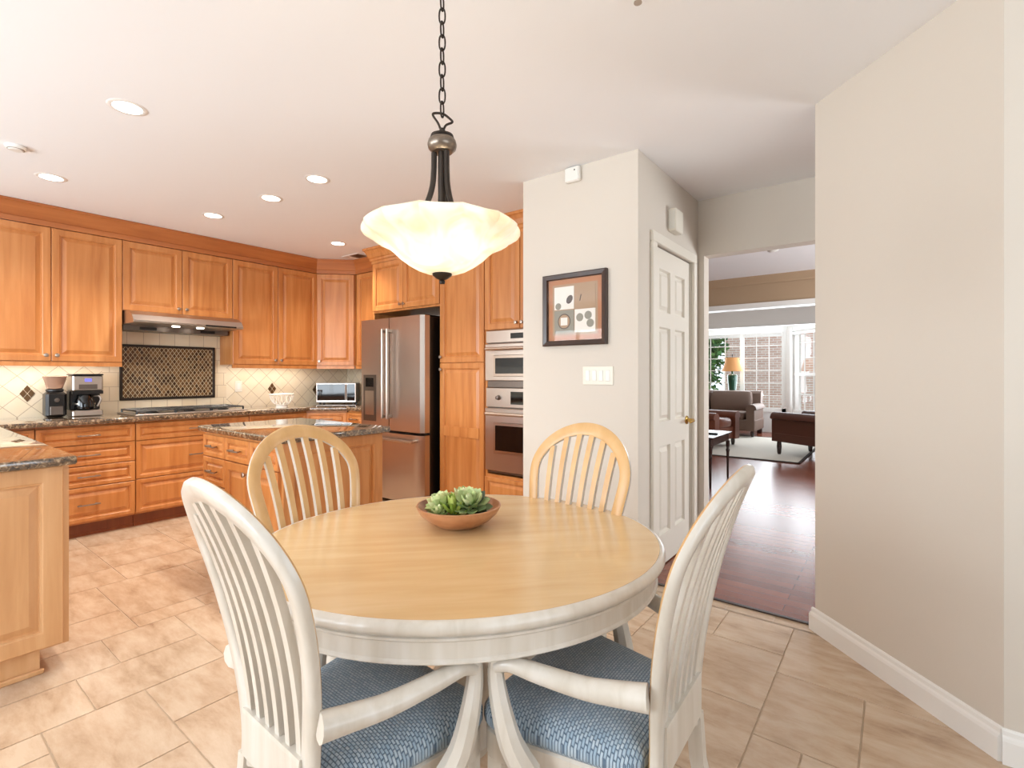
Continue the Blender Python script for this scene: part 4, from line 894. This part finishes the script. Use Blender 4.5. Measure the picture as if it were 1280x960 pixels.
def couch(name, label, cat, loc, rz, wd, dp, m_, nc=1, legh=.12, backh=.88, armh=.65, legm='darkwood'):
    t = thing(name, label, cat, loc, rz); hx = wd/2                 # front faces local -y; origin at centre of plan
    MB().rbox(-hx+.02, hx-.02, -dp/2+.04, dp/2-.02, legh, .34, .015).build('base', M[m_], t)
    for s_ in (-1, 1):
        mb = MB(); c = s_*(hx-.1); r_ = .1; n = 14
        prof = [(c-.075,legh),(c-.075,armh-r_*1.2)] + [(c+s_*.015-r_*math.cos(PI*k/n), armh-r_+r_*math.sin(PI*k/n)) for k in range(n+1)] + [(c+.075,armh-r_*1.2),(c+.075,legh)]
        mb.loft([[(x,-dp/2,z) for x, z in prof],[(x,dp/2-.08,z) for x, z in prof]]).build('armrest', M[m_], t, smooth=True)
    MB().loft([[(-hx+.05,y0,z),(hx-.05,y0,z),(hx-.05,y1,z),(-hx+.05,y1,z)] for y0,y1,z in ((dp/2-.22,dp/2,legh),(dp/2-.22,dp/2,.5),(dp/2-.16,dp/2+.03,backh-.05),(dp/2-.12,dp/2+.03,backh))]).build('backrest', M[m_], t)
    w_ = (wd-.38)/nc
    for k in range(nc):
        x0 = -hx+.19+k*w_
        cushion(x0+.005, x0+w_-.005, -dp/2+.01, dp/2-.22, .33, .49).build('seat_cushion', M[m_], t, smooth=True)
        mb = cushion(x0+.005, x0+w_-.005, -.12, .12, 0, .44, .07); mb2 = MB(); mb2.xf = Matrix.Translation((0, dp/2-.26, .46)) @ Matrix.Rotation(R(-12),4,'X'); mb2.add(mb.v, mb.f); mb2.build('back_cushion', M[m_], t, smooth=True)
    for sx in (-1, 1):
        for sy in (-1, 1): MB().lathe([(.022,0),(.03,.03),(.036,legh*.6),(.03,legh)], (sx*(hx-.08), sy*(dp/2-.09), 0), 12).build('leg', M[legm], t, smooth=True)
    return t
couch('sofa', 'taupe brown rolled-arm sofa before the bay window with bright side', 'sofa', (-3.25, 11.18, .0185), 0, 2.1, .9, 'sofa', 2, backh=.90)
couch('leather_armchair', 'brown leather rolled-arm chair at left behind the side table', 'armchair', (-2.74, 9.15, .0185), R(78), .92, .9, 'leather', 1, backh=.88, armh=.60)
couch('leather_armchair', 'dark brown leather club chair at right on the rug edge', 'armchair', (-.96, 8.87, .0185), R(-120), .86, .92, 'leatherd', 1, backh=.8, legh=.2, armh=.66)
t = thing('side_table', 'dark wood side table with slim turned legs beyond the doorway', 'side table', (-1.93, 6.07, .0045), 0)
MB().rbox(-.34,.34,-.40,.40,.545,.565,.004).build('table_top', M['darkwood'], t); MB().box(-.31,.31,-.37,.37,.46,.545).build('apron', M['darkwood'], t)
for x in (-.30,.30):
    for y in (-.36,.36): MB().lathe([(.011,0),(.013,.02),(.014,.2),(.018,.32),(.024,.34),(.016,.36),(.022,.40),(.024,.46)], (x,y,0), 12).build('leg', M['darkwood'], t, smooth=True)
o = MB().rbox(-1.78,-1.64,6.0,6.06,.5705,.588,.004).build('remote_control', M['black']); tag(o, 'black remote control lying on the dark side table', 'remote')
o = MB(); o.box(-3.5,-2.3,11.66,11.98,.80,.84); [o.box(x,x+.05,y,y+.05,.005,.80) for x in (-3.48,-2.37) for y in (11.68,11.91)]; o = o.build('console_table', M['darkwood']); tag(o, 'dark console table behind the sofa carrying the lamp', 'console table')
t = thing('table_lamp', 'green ceramic lamp with amber bell shade behind the sofa', 'lamp', (-2.9, 11.82, .841), 0)
MB().lathe([(.09,0),(.09,.03),(.075,.04),(.10,.30),(.105,.40),(.09,.42),(.03,.44),(.02,.52),(0,.52)], n=24).build('base', M['green'], t, smooth=True)
MB().lathe([(.225,.50),(.195,.56),(.155,.68),(.135,.80),(.133,.80),(.153,.68),(.193,.56),(.223,.50)], n=28, cap=False).build('lamp_shade', M['shade'], t, smooth=True); MB().lathe([(.006,.5),(.006,.83),(.012,.84),(.012,.87),(0,.88)], n=10).build('finial', M['bronze'], t)
l = bpy.data.lights.new('table_lamp_bulb','POINT'); l.energy = 3; l.color = WARM; l.shadow_soft_size = .05; o = bpy.data.objects.new('table_lamp_bulb', l); COL.objects.link(o); o.parent = t; o.location = (0,0,.65)

# ------------------------------------------------------------------ outdoors beyond the bay window
struct('ground', box(-30, 20, 12.3, 45, -.5, -.45), M['lawn'])
t = thing('brick_house', 'neighbouring red brick house wall seen through the bay window', 'house', (0, 17.5, -.45), 0)
MB().box(-4.5, 9, 0, 6, 0, 8).build('wall', M['brick'], t); MB().box(-4.54,-4.50,-.03,6,0,8).build('corner_board', M['white'], t)
def tree(loc, h, rad, nl, label):
    t = thing('tree', label, 'tree', loc, 0, 'trees outside the bay window')
    MB().tube([(0,0,0),(.05,0,h*.5),(0,.05,h*.85)], [.16,.11,.04], 8).build('trunk', M['bark'], t, smooth=True)
    mb = MB()
    for i in range(nl):
        v = Vector((random.gauss(0,1), random.gauss(0,1), random.gauss(0,1))).normalized()*random.uniform(.55,1); c = Vector((v.x*rad, v.y*rad, h*.55+v.z*h*.48))
        d_ = Vector((random.gauss(0,1), random.gauss(0,1), random.gauss(0,.6))).normalized(); s_ = d_.cross(Vector((random.random(),random.random(),1))).normalized(); L = random.uniform(.14,.26)
        mb.add([tuple(c), tuple(c+d_*L*.5+s_*L*.3), tuple(c+d_*L), tuple(c+d_*L*.5-s_*L*.3)], [(0,1,2,3)], 0, random.random())
    o = mb.build('foliage', M['leaf'], t); return t
tree((-5.0, 15.3, -.45), 5.8, 1.05, 9000, 'leafy green tree outside the left side of the bay window'); tree((-6.6, 19.0, -.45), 6.5, 1.7, 9000, 'leafy green tree farther left beyond the bay window')
